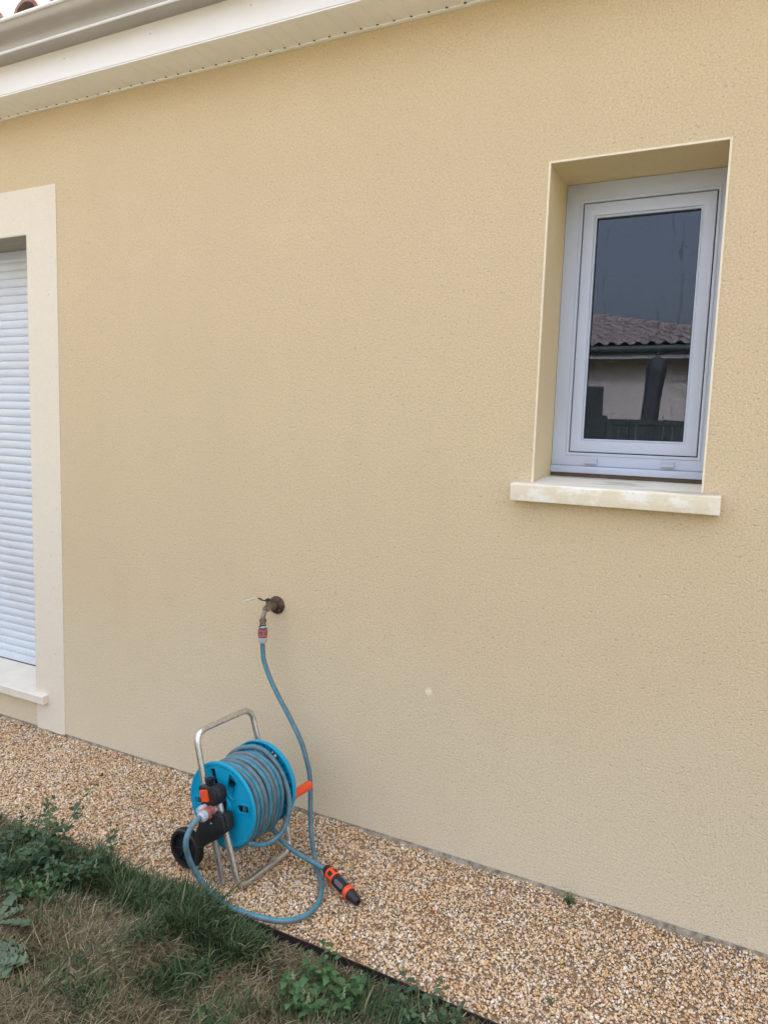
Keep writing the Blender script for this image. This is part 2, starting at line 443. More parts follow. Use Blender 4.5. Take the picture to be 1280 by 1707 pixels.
def grav_z(x, y):
    return -.016 + .004 * np.sin(x * 7.3 + 1) * np.sin(y * 13) + .003 * np.sin(x * 19 + y * 23) + (.0065 + .004 * np.sin(x * 11 + 2) * np.sin(x * 4.3)) * sstep(-.07, -.01, y)
gx = np.arange(-6.5, 2.501, .03); gy = np.linspace(-.563, -.001, 22)
X, Y = np.meshgrid(gx, gy, indexing='ij'); V = np.stack([X.ravel(), Y.ravel(), grav_z(X, Y).ravel() - .002], 1)
nx, ny = len(gx), len(gy); I = np.arange(nx * ny).reshape(nx, ny)
F = np.stack([I[:-1, :-1].ravel(), I[1:, :-1].ravel(), I[1:, 1:].ravel(), I[:-1, 1:].ravel()], 1)
tag(np_mesh('gravel_bed', V, F, M['bed'], smooth=True), kind='structure')

# pebbles: one mesh of individually shaped stones
def pebbles(n, x0, x1, rmin, rmax, lift=0.0):
    bm = bmesh.new(); bmesh.ops.create_icosphere(bm, subdivisions=1, radius=1)
    bv = np.array([v.co[:] for v in bm.verts]); bf = np.array([[v.index for v in f.verts] for f in bm.faces]); bm.free()
    px = rng.uniform(x0, x1, n); py = rng.uniform(EDGE_Y + .006, -.004, n)
    r = rmin + (rmax - rmin) * rng.beta(1.6, 3.2, n)
    big = rng.random(n) < .035; r[big] *= rng.uniform(1.3, 1.75, big.sum())
    sc_ = np.stack([r * rng.uniform(.8, 1.35, n), r * rng.uniform(.7, 1.1, n), r * rng.uniform(.55, .95, n)], 1)
    q = rng.normal(size=(n, 4)); q[:, 1:3] *= .45; q /= np.linalg.norm(q, axis=1)[:, None]
    w, x, y, z = q.T
    R = np.stack([np.stack([1 - 2 * (y * y + z * z), 2 * (x * y - z * w), 2 * (x * z + y * w)], -1),
                  np.stack([2 * (x * y + z * w), 1 - 2 * (x * x + z * z), 2 * (y * z - x * w)], -1),
                  np.stack([2 * (x * z - y * w), 2 * (y * z + x * w), 1 - 2 * (x * x + y * y)], -1)], 1)
    P = bv[None] * (1 + rng.uniform(-.16, .16, (n, len(bv)))[..., None])
    P = P * sc_[:, None, :]; P = np.einsum('nij,nkj->nki', R, P)
    pz = grav_z(px, py) + lift + rng.uniform(-.001, .0040, n)
    P += np.stack([px, py, pz], 1)[:, None, :]
    Fa = bf[None] + (np.arange(n) * len(bv))[:, None, None]
    return P.reshape(-1, 3), Fa.reshape(-1, 3)
A = [pebbles(72000, -3.3, .55, .0022, .0058), pebbles(9000, -6, -3.3, .0035, .0075), pebbles(9000, .55, 2.4, .003, .0065)]
def strays(n):
    # loose pebbles that have rolled over the edging onto the soil
    v, f = pebbles(n, -1.25, -.45, .0025, .0052); k = 12; v = v.reshape(n, k, 3); c = v.mean(1)
    ny = EDGE_Y - .01 - np.abs(rng.normal(0, .055, n)); nz = lawn_z(c[:, 0], ny) + .002
    v = v + (np.stack([c[:, 0], ny, nz], 1) - c)[:, None]
    return v.reshape(-1, 3), f
A.append(strays(170))
off = 0; Vs = []; Fs = []
for v, f in A: Vs.append(v); Fs.append(f + off); off += len(v)
tag(np_mesh('gravel', np.concatenate(Vs), np.concatenate(Fs), M['gravel'], smooth=True),
    'small tan, white and rust pebbles filling the strip along the house wall', 'gravel', kind='stuff')

# black edging strip
eb = MB(); pts = [(-6.5 + .1 * i, EDGE_Y + .0025 * math.sin(i * .9) + .002 * math.sin(i * .37)) for i in range(91)]
for i in range(90):
    (a, b), (c, d) = pts[i], pts[i + 1]; zt = .001 + .003 * math.sin(i * .5); zt2 = .001 + .003 * math.sin((i + 1) * .5)
    t = .004
    vs = [(a, b - t, -.065), (c, d - t, -.065), (c, d, -.065), (a, b, -.065), (a, b - t, zt), (c, d - t, zt2), (c, d, zt2), (a, b, zt)]
    eb.add(vs, [(0, 1, 5, 4), (2, 3, 7, 6), (4, 5, 6, 7), (0, 3, 2, 1)])
tag(eb.build('lawn_edging', M['edging'], recalc=False), 'thin black edging strip between the pebbles and the lawn', 'edging')

# ------------------------------------------------------------------ the house
HX0, HX1, HZ = -6.2, 2.2, 2.60
house = root('house', (-1.3, 0, 0), 'cream rendered house with a small white window and a closed roller shutter', 'house')
DX0, DX1, DZ0, DZ1 = -4.35, -2.751, .125, 2.122
WX0, WX1, WZ0, WZ1 = -.573, -.118, 1.20, 2.122
w = MB()
xs_ = [HX0, DX0, DX1, WX0, WX1, HX1]; zs_ = [0.0, DZ0, WZ0, DZ1, HZ]
def solid(i, j):
    x = (xs_[i] + xs_[i + 1]) / 2; z = (zs_[j] + zs_[j + 1]) / 2
    return not ((DX0 < x < DX1 and DZ0 < z < DZ1) or (WX0 < x < WX1 and WZ0 < z < WZ1))
vid = {}
def vv(x, y, z):
    k = (x, y, z)
    if k not in vid: vid[k] = len(w.v); w.v.append(k)
    return vid[k]
def qf(a, b, c, d, mi=0): w.f.append((vv(*a), vv(*b), vv(*c), vv(*d))); w.m.append(mi); w.uv.append(None)
T = .26
for i in range(5):
    for j in range(4):
        x0, x1, z0, z1 = xs_[i], xs_[i + 1], zs_[j], zs_[j + 1]
        if solid(i, j):
            qf((x0, 0, z0), (x1, 0, z0), (x1, 0, z1), (x0, 0, z1)); qf((x0, T, z0), (x0, T, z1), (x1, T, z1), (x1, T, z0))
            for di, dj, q in ((-1, 0, ((x0, 0, z0), (x0, 0, z1), (x0, T, z1), (x0, T, z0))), (1, 0, ((x1, 0, z0), (x1, T, z0), (x1, T, z1), (x1, 0, z1))),
                              (0, -1, ((x0, 0, z0), (x0, T, z0), (x1, T, z0), (x1, 0, z0))), (0, 1, ((x0, 0, z1), (x1, 0, z1), (x1, T, z1), (x0, T, z1)))):
                ii, jj = i + di, j + dj
                inside = 0 <= ii < 5 and 0 <= jj < 4
                if not inside or not solid(ii, jj): qf(*q, mi=1 if inside else 0)
wall = w.build('wall', [M['render'], M['reveal']], house, recalc=False)
# move the wall's own origin to the world origin so that its object coordinates are world coordinates
def world_origin(o):
    off = Vector(house.location)
    o.data.transform(Matrix.Translation(off)); o.location = -off
world_origin(wall)
sw = MB()   # side and back walls of the house
sw.box(HX0, HX0 + .2, T, 9.0, 0, HZ); sw.box(HX1 - .2, HX1, T, 9.0, 0, HZ); sw.box(HX0, HX1, 9.0, 9.2, 0, HZ)
for xx in (HX0 + .02, HX1 - .18):
    sw.prism([(.05, HZ + .001), (9.15, HZ + .001), (4.6, 3.95)], xx, xx + .16, 'x')
o = sw.build('side_wall', M['render'], house)
# footing strip
fm = MB(); random.seed(3)
prev = None
for i in range(211):
    x = HX0 + i * .04; yy = -.003 - .007 * random.random() - (.007 if -1.1 < x < .4 else 0); zt = -.001 - .006 * random.random()
    cur = [(x, -.0008, .004), (x, yy * .5, zt), (x, yy, -.009), (x, yy - .008, -.05)]
    if prev:
        fm.add(prev + cur, [(0, 4, 5, 1), (1, 5, 6, 2), (2, 6, 7, 3)])
    prev = cur
fm.build('footing', M['footing'], house, recalc=False, smooth=60)

# smooth pale surround of the shuttered door
sd = MB(); SX0, SX1, SZ = DX0 - .177, -2.574, 2.301; yt = -.003
sd.prism([(SX0, -.004), (DX0, -.004), (DX0, DZ1), (DX1, DZ1), (DX1, -.004), (SX1, -.004), (SX1, SZ), (SX0, SZ)], yt, .001, 'y', ch=.0008)
sd.box(DX1 - .003, DX1 - .0003, yt, .20, DZ0 + .02, DZ1 - .003); sd.box(DX0 + .0003, DX0 + .003, yt, .20, DZ0 + .02, DZ1 - .003)
sd.box(DX0 + .0003, DX1 - .0003, yt, .20, DZ1 - .003, DZ1 - .0003)
sd.build('door_surround', M['surround'], house)
# groove shadow line round the surround
# roller shutter
shy = .182
sh = MB(); z = .186; prof = []
sh.box(DX0 + .004, DX1 - .004, shy - .004, shy + .008, .186, .222, ch=.001)
z = .222; k = 0
while z < 2.085:
    p = .037; pr = [(0, .006), (.0012, .0015), (.006, -.0012), (.018, -.0030), (.030, -.0015), (.0335, .0005), (.0345, .0060), (.037, .006)]
    pts = [(shy + d, z + t) for t, d in pr] + [(shy + .010, z + .037), (shy + .010, z)]
    vs = [(x, a, b) for x in (DX0 + .004, DX1 - .004) for a, b in pts]; n = len(pts)
    sh.add(vs, [(i, i + 1, n + i + 1, n + i) for i in range(7)])
    z += p
shut = sh.build('roller_shutter', M['shutter'], house, recalc=False, smooth=25)
shut['label'] = 'closed white roller shutter of narrow horizontal slats'
bx = MB(); bx.box(DX0 + .004, DX1 - .004, shy - .008, .24, 2.082, 2.1165); bx.build('shutter_box', M['pvc'], shut)
bb = MB(); bb.box(DX0 + .004, DX1 - .004, shy - .002, .20, .180, .1855); bb.build('rubber_seal', M['gasket'], shut)
for xa in (DX1 - .0305, DX0 + .0045):
    gr = MB(); gr.box(xa, xa + .026, shy - .012, shy - .0045, .186, 2.081, ch=.001); gr.build('guide_rail', M['pvc'], shut)
# door sill: sloping top with a square nose
ds = MB()
ds.prism([(-.030, .124), (-.030, .156), (-.026, .160), (.02, .163), (.10, .172), (.176, .180), (.24, .182), (.24, .124)], DX0 + .0005, DX1 - .0005, 'x', ch=0)
ds.prism([(-.030, .124), (-.030, .156), (-.026, .160), (-.0035, .161), (-.0035, .124)], DX1 - .0005, -2.677, 'x')
ds.prism([(-.030, .124), (-.030, .156), (-.026, .160), (-.0035, .161), (-.0035, .124)], DX0 - .074, DX0 + .0005, 'x')
ds.build('door_sill', plain('pale_concrete', (.76, .72, .62), .8, 0, .06, 12, .2, 120), house)
# roof door filler behind the shutter (dark)
lt = MB(); lt.box(DX0 + .0035, DX1 - .0035, .004, shy + .02, DZ1 - .0045, DZ1 - .0008); lt.build('lintel_shade_plate', plain('lintel_shade', (.34, .315, .28), .85, 0, .08), house)  # added plate; its grey paints in the shade under the door head
rb = MB(); rb.box(DX0 - .1, DX1 + .1, .262, .30, 0, 2.5); rb.build('shutter_backing', M['room'], house)

# window
win = None
fb = MB(); FY = .200
ox0, ox1, oz0, oz1 = WX0 + .0005, WX1 - .0005, 1.276, WZ1 - .0005
sx0, sx1, sz0, sz1 = -.517, -.151, 1.320, 2.061
def frame(mb, x0, x1, z0, z1, xi0, xi1, zi0, zi1, y0, y1, ch=.0025):
    """four mitred bars round a hole"""
    bm = bmesh.new()
    O = [(x0, z0), (x1, z0), (x1, z1), (x0, z1)]; Q = [(xi0, zi0), (xi1, zi0), (xi1, zi1), (xi0, zi1)]
    vo = [[bm.verts.new((a, y, b)) for a, b in O] for y in (y0, y1)]; vi = [[bm.verts.new((a, y, b)) for a, b in Q] for y in (y0, y1)]
    for k in range(4):
        l = (k + 1) % 4
        bm.faces.new((vo[0][k], vo[0][l], vi[0][l], vi[0][k])); bm.faces.new((vo[1][k], vi[1][k], vi[1][l], vo[1][l]))
        bm.faces.new((vo[0][k], vo[1][k], vo[1][l], vo[0][l])); bm.faces.new((vi[0][k], vi[0][l], vi[1][l], vi[1][k]))
    bmesh.ops.recalc_face_normals(bm, faces=bm.faces[:])
    if ch:
        ed = [e for e in bm.edges if len(e.link_faces) == 2 and e.calc_face_angle(0) > 1.0]
        bmesh.ops.bevel(bm, geom=ed, offset=ch, segments=3, affect='EDGES', profile=.5)
    mb.frombm(bm); bm.free()
frame(fb, ox0, ox1, oz0, oz1, sx0 - .003, sx1 + .003, sz0 - .003, sz1 + .003, FY, FY + .058)
frame(fb, sx0 - .0115, sx1 + .0115, sz0 - .0115, sz1 + .0115, sx0 - .0032, sx1 + .0032, sz0 - .0032, sz1 + .0032, FY - .003, FY + .01, .0015)
fb.box(ox0, ox1, FY - .010, FY + .05, 1.254, 1.2755, ch=.002)
win = fb.build('window', M['pvc'], house, smooth=40)
win['label'] = 'small white window set deep in the cream wall'
sb = MB(); gx0, gx1, gz0, gz1 = -.4785, -.1905, 1.3605, 2.0190
frame(sb, sx0, sx1, sz0, sz1, gx0 - .006, gx1 + .006, gz0 - .006, gz1 + .006, FY - .0015, FY + .045, .003)
frame(sb, gx0 - .0058, gx1 + .0058, gz0 - .0058, gz1 + .0058, gx0, gx1, gz0, gz1, FY + .003, FY + .02, .0015)
sb.build('sash', M['pvc'], win, smooth=40)
gs = MB(); frame(gs, sx0 - .0028, sx1 + .0028, sz0 - .0028, sz1 + .0028, sx0 + .001, sx1 - .001, sz0 + .001, sz1 - .001, FY + .012, FY + .03, 0)
frame(gs, gx0 - .002, gx1 + .002, gz0 - .002, gz1 + .002, gx0 + .0018, gx1 - .0018, gz0 + .0012, gz1 - .0035, FY + .011, FY + .014, 0)
gs.build('gasket', M['gasket'], win)
pn = MB(); pn.add([(gx0 - .004, FY + .0155, gz0 - .004), (gx1 + .004, FY + .0155, gz0 - .004), (gx1 + .004, FY + .0155, gz1 + .004), (gx0 - .004, FY + .0155, gz1 + .004)], [(0, 1, 2, 3)])
pane = pn.build('pane', M['glass'], win, recalc=False)
for cx in (-.448, -.227):
    vc = MB(); vc.prism([(FY + .001, 1.2835), (FY - .011, 1.2835), (FY - .012, 1.286), (FY - .006, 1.298), (FY + .001, 1.299)], cx - .018, cx + .018, 'x', ch=.0008)
    vc.build('drain_cap', plain('cap_pvc', (.42, .46, .54), .4, 0, .03), win)
sl = MB()
sl.prism([(-.040, 1.176), (-.040, 1.222), (-.036, 1.2265), (-.001, 1.2285), (-.001, 1.176)], -.6275, -.0690, 'x', ch=.0015)
sl.prism([(-.001, 1.2015), (-.001, 1.2285), (.10, 1.238), (.259, 1.2425), (.259, 1.2015)], WX0 + .001, WX1 - .001, 'x')
sl.build('window_sill', M['sill'], win, smooth=35)
jt = MB(); jt.box(WX0 + .001, WX1 - .001, FY + .004, FY + .03, 1.2425, 1.2536); jt.build('sill_joint', plain('brown_joint', (.16, .12, .085), .9), win)
cb = MB(); bt = .0042
cb.box(WX0 - bt, WX0 + .0012, -.0022, .004, 1.2287, WZ1 + bt, ch=.0006)
cb.box(WX1 - .0012, WX1 + bt, -.0022, .004, 1.2287, WZ1 + bt, ch=.0006)
cb.box(WX0 + .0013, WX1 - .0013, -.0022, .004, WZ1 - .0012, WZ1 + bt, ch=.0006)
cb.build('corner_bead', M['bead'], win)
rm = MB(); rx0, rx1, ry0, ry1, rz0, rz1 = -2.3, 1.2, T + .001, 3.4, .02, 2.5
rv = [(x, y, z) for z in (rz0, rz1) for y in (ry0, ry1) for x in (rx0, rx1)]
rm.add(rv, [(0, 1, 3, 2), (4, 6, 7, 5), (2, 3, 7, 6), (0, 2, 6, 4), (1, 5, 7, 3)])
rm.build('room', M['room'], house, recalc=False)

# soffit with grooves and vent gaps
sf = MB(); SY0, SY1 = -.153, -.009; z0 = 2.589; x = -6.2; pit = .0566
xoff = -1.239 - pit * 40; xx = xoff - pit * 48; rows = []
while xx < HX1:
    for dx, dz in ((0, .0014), (.003, .0014), (.0075, 0), (pit - .010, 0), (pit - .0012, .0004)): rows.append((xx + dx, z0 + dz))
    xx += pit
vs = [(a, y, b) for a, b in rows for y in (SY0, SY1)]
sf.add(vs, [(2 * i, 2 * i + 1, 2 * i + 3, 2 * i + 2) for i in range(len(rows) - 1)])
sf.box(HX0, HX1, SY1 - .006, -.0005, z0 - .0035, z0 + .02, ch=.0008)
sf.box(HX0, HX1, -.1565, -.137, 2.5835, 2.5885, ch=.0015)
soffit = sf.build('soffit', M['soffit'], house, recalc=False)
vg = MB(); xx = xoff - pit * 45
while xx < HX1:
    vg.add([(xx - .005, SY1 - .0062, z0 - .0008), (xx + .005, SY1 - .0062, z0 - .0008), (xx + .0035, SY1 - .0120, z0 - .0008), (xx - .001, SY1 - .0140, z0 - .0008)], [(0, 1, 2, 3)])
    xx += pit
tag(vg.build('vent_gap', M['hole'], soffit, recalc=False), kind='stuff')
fa = MB(); fa.box(HX0 - .1, HX1 + .1, -.158, -.1465, 2.589, 2.73, ch=.0012)
fasc = fa.build('fascia', M['fascia'], house)
nm_ = plain('nail', (.45, .42, .38), .5)
for i in range(14):
    nl = MB(); nl.lathe([(0, .0022), (.001, .0020), (.0014, 0)], (-4.4 + i * .415, -.158, 2.655), (0, -1, 0), 8); nl.build('nail_head', nm_, fasc)
# gutter: flat underside, small bead, cove, top rim
prof = [(-.1585, 2.689), (-.215, 2.686), (-.222, 2.683), (-.2265, 2.6835), (-.229, 2.687), (-.2285, 2.692), (-.2210, 2.6955), (-.2195, 2.701), (-.2210, 2.708),
        (-.227, 2.716), (-.237, 2.723), (-.249, 2.728), (-.260, 2.732), (-.267, 2.738), (-.270, 2.747), (-.2745, 2.758)]
inner = [(a + .003, b + .002) for a, b in prof][::-1]
g = MB(); loop = prof + inner; n = len(loop)
segs = [HX0 - .12, HX1 + .12]
vs = [(x, a, b) for x in segs for a, b in loop]
g.add(vs, [(i, (i + 1) % n, n + (i + 1) % n, n + i) for i in range(n)], 0)
gut = g.build('gutter', M['gutter'], house, smooth=40)
r2 = MB(); r2.tube([(HX0 - .12, -.2768, 2.7615), (HX1 + .12, -.2768, 2.7615)], .0062, 12); r2.tube([(HX0 - .12, -.2255, 2.6885), (HX1 + .12, -.2255, 2.6885)], .0052, 10)
r2.build('gutter_rim', M['rim'], gut, smooth=60)

# roof: boards plus rows of half-round clay tiles
SL = math.tan(math.radians(16)); EY, EZ = -.215, 2.775
rf = MB()
rp = [(-.165, 2.735), (4.6, 2.735 + 4.765 * SL), (9.4, 2.735 + 4.765 * SL - 4.8 * SL), (9.4, 2.69), (4.6, 2.69 + 4.765 * SL), (-.165, 2.69)]
for i in range(len(rp) - 1): pass
rf.prism(rp, HX0 - .1, HX1 + .1, 'x')
roof = rf.build('roof', plain('roof_boards', (.30, .22, .15), .9), house)
tm = MB(); tp = .190; x0 = -2.449 - tp * 20
rows_y = np.arange(-.215, 4.6, .36)
nt = int((HX1 - x0) / tp)
for ri, ya in enumerate(rows_y):
    for ti in range(nt + 1):
        cx = x0 + ti * tp
        if cx < HX0 - .1: continue
        if ri > 2 and True:
            pass
        dzr = .0 + random.uniform(-.003, .003); dxr = random.uniform(-.004, .004)
        yb = ya + .40; n = 10 if ri == 0 else 7
        R0, R1, th = .066, .056, .013
        za = EZ + (ya - EY) * SL + dzr + .018; zb = EZ + (yb - EY) * SL + dzr - .002
        ring = []
        for (yy, zz, R) in ((ya, za, R0), (yb, zb, R1)):
            for rr in (R, R - th):
                ring.append([(cx + dxr + math.cos(PI * k / n) * rr * 1.08, yy, zz + math.sin(PI * k / n) * rr * .98) for k in range(n + 1)])
        m = n + 1; vs = sum(ring, [])
        fs = [(i, i + 1, 2 * m + i + 1, 2 * m + i) for i in range(n)] + [(m + i, 3 * m + i, 3 * m + i + 1, m + i + 1) for i in range(n)] + [(i, m + i, m + i + 1, i + 1) for i in range(n)]
        tm.add(vs, fs)
        # channel tile between two covers
        zc = EZ + (ya - EY) * SL + .004; zd = EZ + (yb - EY) * SL - .012
        c2 = cx + tp / 2; vs = [(c2 + math.cos(PI + PI * k / 6) * .062, yy, zz + .048 + math.sin(PI + PI * k / 6) * .045) for (yy, zz) in ((ya + .03, zc), (yb, zd)) for k in range(7)]
        tm.add(vs, [(i, i + 1, 7 + i + 1, 7 + i) for i in range(6)])
tm.build('roof_tiles', M['tiles'], roof, recalc=False, smooth=50)

# ------------------------------------------------------------------ outdoor tap
tap = root('water_tap', (-1.471, 0, .735), 'tarnished brass wall tap with a long lever above the hose reel', 'tap')
b = MB(); b.lathe([(0, .0325), (.003, .0325), (.006, .030), (.0085, .022), (.010, .014), (.0105, .012)], (-1.471, -.001, .735), (0, -1, 0), 36)
pl = b.build('wall_plate', M['rust'], tap, smooth=35)
for a in (70, 190, 310):
    b = MB(); b.lathe([(0, .003), (.0015, .0028), (.002, 0)], (-1.471 + .022 * math.cos(math.radians(a)), -.0085, .735 + .022 * math.sin(math.radians(a))), (0, -1, 0), 10)
    b.build('screw', M['brass'], pl)
b = MB()
b.lathe([(0, .0095), (.012, .0095), (.012, .0135), (.022, .0135), (.022, .0095), (.030, .0100), (.040, .0122), (.050, .0122), (.060, .010), (.066, .0075), (.068, 0)], (-1.471, -.010, .735), (0, -1, 0), 24)
b.lathe([(0, .0085), (.018, .0085), (.020, .006), (.026, .006)], (-1.471, -.055, .738), (0, 0, 1), 16)
b.tube(smoothpath([(-1.471, -.062, .733), (-1.471, -.073, .726), (-1.4705, -.081, .714), (-1.4705, -.084, .700)], 5), .0078, 16)
b.lathe([(0, .0125), (.011, .0125), (.011, .010), (.020, .010)], (-1.4705, -.084, .702), (0, 0, -1), 6)
body = b.build('tap_body', M['brass'], tap, smooth=35)
b = MB(); path = smoothpath([(-1.471, -.052, .7640), (-1.472, -.068, .7640), (-1.4725, -.086, .768), (-1.473, -.102, .778), (-1.474, -.118, .783)], 6)
for i in range(len(path) - 1):
    a, c = path[i], path[i + 1]; wd = .0055; th = .0016
    vs = [(p.x + s * wd, p.y, p.z + t * th) for p in (a, c) for s, t in ((-1, -1), (1, -1), (1, 1), (-1, 1))]
    b.add(vs, [(0, 1, 5, 4), (1, 2, 6, 5), (2, 3, 7, 6), (3, 0, 4, 7)])
b.lathe([(0, .008), (.004, .008), (.006, .005), (.008, 0)], (-1.471, -.055, .7625), (0, 0, 1), 12)
lv = b.build('lever', M['black'], tap)
b = MB(); b.box(-1.4805, -1.4685, -.188, -.117, .7805, .7855, ch=.0015)
b.build('lever_grip', M['lever'], lv)

# ------------------------------------------------------------------ hoses
HR = .0082
def connector(mb_root, o, d, name='hose_connector', label=None):
    """grey nut, dark and orange grip, grey collar, from the hose side (o) along d"""
    b = MB(); b.lathe([(0, .0098), (.004, .0135), (.016, .0152), (.0205, .0152), (.0205, .013)], o, d, 20)
    for k in range(12):
        u, v, dd = basis(d); a = 2 * PI * k / 12; p = Vector(o) + (u * math.cos(a) + v * math.sin(a)) * .0152
        b.tube([p + dd * .006, p + dd * .019], .0012, 5)
    nut = b.build(name, M['cgrey'], mb_root, smooth=30)
    b = MB(); b.lathe([(.0207, .0140), (.024, .0158), (.030, .0150), (.044, .0150), (.050, .0158), (.052, .0145)], o, d, 20); b.build('grip', M['dgrey'], nut, smooth=30)
    b = MB()
    b.lathe([(.0255, .0162), (.0285, .0162)], o, d, 20); b.lathe([(.0455, .0162), (.0485, .0162)], o, d, 20)
    u, v, dd = basis(d)
    for k in range(4):
        a = 2 * PI * (k + .5) / 4; p = Vector(o) + (u * math.cos(a) + v * math.sin(a)) * .0150
        b.tube([p + dd * .028, p + dd * .046], .0022, 6)
    b.build('orange_ring', M['orange'], nut, smooth=30)
    b = MB(); b.lathe([(.0522, .0125), (.062, .0125), (.064, .0105), (.068, .0105)], o, d, 20); b.build('collar', M['cgrey'], nut, smooth=30)
    return nut
sup = root('garden_hose', (-1.15, -.35, 0), 'blue and grey supply hose hanging from the tap and looping over the grass', 'hose')
CX0 = Vector((-1.4705, -.084, .616))
pts = [(-1.4705, -.084, .6185), (-1.468, -.085, .590), (-1.461, -.087, .555), (-1.433, -.090, .500), (-1.393, -.095, .445), (-1.346, -.100, .388), (-1.291, -.110, .319),
       (-1.259, -.118, .260), (-1.238, -.125, .196), (-1.211, -.160, .095), (-1.178, -.200, .035), (-1.116, -.269, .004), (-1.063, -.326, .001), (-1.020, -.410, .003), (-1.018, -.483, .006),
       (-1.056, -.538, .010), (-1.128, -.563, .014), (-1.214, -.570, .014), (-1.303, -.556, .026), (-1.338, -.569, .078), (-1.347, -.591, .135), (-1.350, -.598, .185), (-1.349, -.580, .218), (-1.348, -.556, .229), (-1.348, -.540, .230)]
b = MB(); b.tube(smoothpath(pts, 9), HR, 14, uvs=True, twist=1.3)
b.build('hose_tube', M['hose'], sup, smooth=80, recalc=False)
connector(sup, (-1.4705, -.084, .6165), (0, 0, 1))
nutB = connector(sup, (-1.348, -.5425, .230), (0, 1, -.02))
b = MB(); b.lathe([(0, .0115), (.012, .0115), (.012, .0135), (.015, .0135)], (-1.4705, -.084, .684), (0, 0, -1), 18)
b.tube([(-1.4705, -.0955, .680), (-1.472, -.103, .678)], .002, 6)
b.build('tap_adapter', M['black'], tap, smooth=30)

# reel frame of reference
reel = root('hose_reel', (-1.3445, -.3428, 0), 'turquoise hose trolley with a steel tube handle and black wheels standing on the gravel', 'hose reel', rz=-.0808)
CZ = .222
def L2W(u, v, z):
    c, s = math.cos(-.0808), math.sin(-.0808)
    return Vector((-1.3445 + u * c - v * s, -.3428 + u * s + v * c, z))

# flange: disc with slots, rim and radial ribs
def slot_poly(r0, r1, ang, wd, skew=0.0, n=5):
    """rounded radial slot outline (u,z)"""
    ca, sa = math.cos(ang), math.sin(ang); pts = []
    hw = wd / 2; rr = hw * .55
    for cx, cy, a0 in ((r1 - rr, hw - rr, 0), (r0 + rr, hw - rr, 90), (r0 + rr, -hw + rr, 180), (r1 - rr, -hw + rr, 270)):
        for k in range(n):
            a = math.radians(a0 + 90 * k / (n - 1)); x = cx + rr * math.cos(a); y = cy + rr * math.sin(a)
            y2 = y + skew * (x - (r0 + r1) / 2)
            pts.append((x * ca - y2 * sa, x * sa + y2 * ca))
    return pts
def plate(outer, holes, v0, v1, bev=.0):
    cu = bpy.data.curves.new('tmp', 'CURVE'); cu.dimensions = '2D'; cu.fill_mode = 'BOTH'; cu.extrude = (v1 - v0) / 2 - bev; cu.bevel_depth = bev; cu.bevel_resolution = 2
    cu.offset = -bev
    for pl_ in [outer] + holes:
        s = cu.splines.new('POLY'); s.points.add(len(pl_) - 1)
        for i, p in enumerate(pl_): s.points[i].co = (p[0], p[1], 0, 1)
        s.use_cyclic_u = True
    ob = bpy.data.objects.new('tmp', cu); COL.objects.link(ob)
    dg = bpy.context.evaluated_depsgraph_get(); me = bpy.data.meshes.new_from_object(ob.evaluated_get(dg))
    V_ = [(v.co.x, (v0 + v1) / 2 + v.co.z, v.co.y) for v in me.vertices]; F_ = [tuple(p.vertices)[::-1] for p in me.polygons]
    bpy.data.objects.remove(ob); bpy.data.curves.remove(cu); bpy.data.meshes.remove(me)
    return V_, F_
def flange(v_in, sgn, slots):
    """sgn -1: near side, outer face towards -v"""
    R = .131; outer = [(R * math.cos(2 * PI * k / 72), R * math.sin(2 * PI * k / 72)) for k in range(72)]
    holes = [slot_poly(*s) for s in slots]
    a, c = sorted((v_in, v_in + sgn * .004))
    V_, F_ = plate(outer, holes, a, c, .0008)
    b = MB(); b.add([(x, y, z + CZ) for x, y, z in V_], F_)
    # rounded lip turned outwards
    th = 2 * PI; lip = [(0, R - .012), (sgn * .004, R - .0125), (sgn * .0055, R - .010), (sgn * .006, R - .004), (sgn * .005, R - .0005), (sgn * .001, R + .0008), (-sgn * .0035, R + .0005), (-sgn * .004, R - .002), (0, R - .012)]
    n = 72; vs = [(rr * math.cos(th * k / n), v_in + t, CZ + rr * math.sin(th * k / n)) for t, rr in lip for k in range(n)]
    b.add(vs, [(i * n + k, i * n + (k + 1) % n, (i + 1) * n + (k + 1) % n, (i + 1) * n + k) for i in range(len(lip) - 1) for k in range(n)])
    return b
SD = ((.068, .110, 9, .022, 0), (.048, .111, 60, .034, .35), (.062, .112, 110, .020, 0), (.080, .110, 188, .018, 0), (.055, .108, 238, .026, .3))
slots = [(r0, r1, math.radians(a), w, sk) for r0, r1, a, w, sk in SD]
fl1 = flange(-.0935, -1, slots)
# dished wedge recesses beside the slots (raised sectors)
for a in (36, 140, 205, 262, 325):
    pass
fl1.lathe([(-.001, .040), (.0055, .040), (.008, .036), (.008, .02), (.0045, .018)], (0, -.0970, CZ), (0, -1, 0), 40)
for r0_, r1_, a, w_, sk in SD:
    o_ = slot_poly(r0_ - (.030 if a == 8 else .005), r1_ + .005, math.radians(a), w_ + .009, sk); i_ = slot_poly(r0_ - (.026 if a == 8 else 0), r1_, math.radians(a), w_, sk)
    m = len(o_); vs = []
    for pl_, vv_ in ((o_, -.0976), (o_, -.0998), (i_, -.0998), (i_, -.0976)): vs += [(p[0], vv_, CZ + p[1]) for p in pl_]
    fl1.add(vs, [(q * m + k, q * m + (k + 1) % m, (q + 1) * m + (k + 1) % m, (q + 1) * m + k) for q in range(3) for k in range(m)])
fo1 = fl1.build('flange', M['blue'], reel, local=True, smooth=35)
fl2 = flange(.0935, 1, slots)
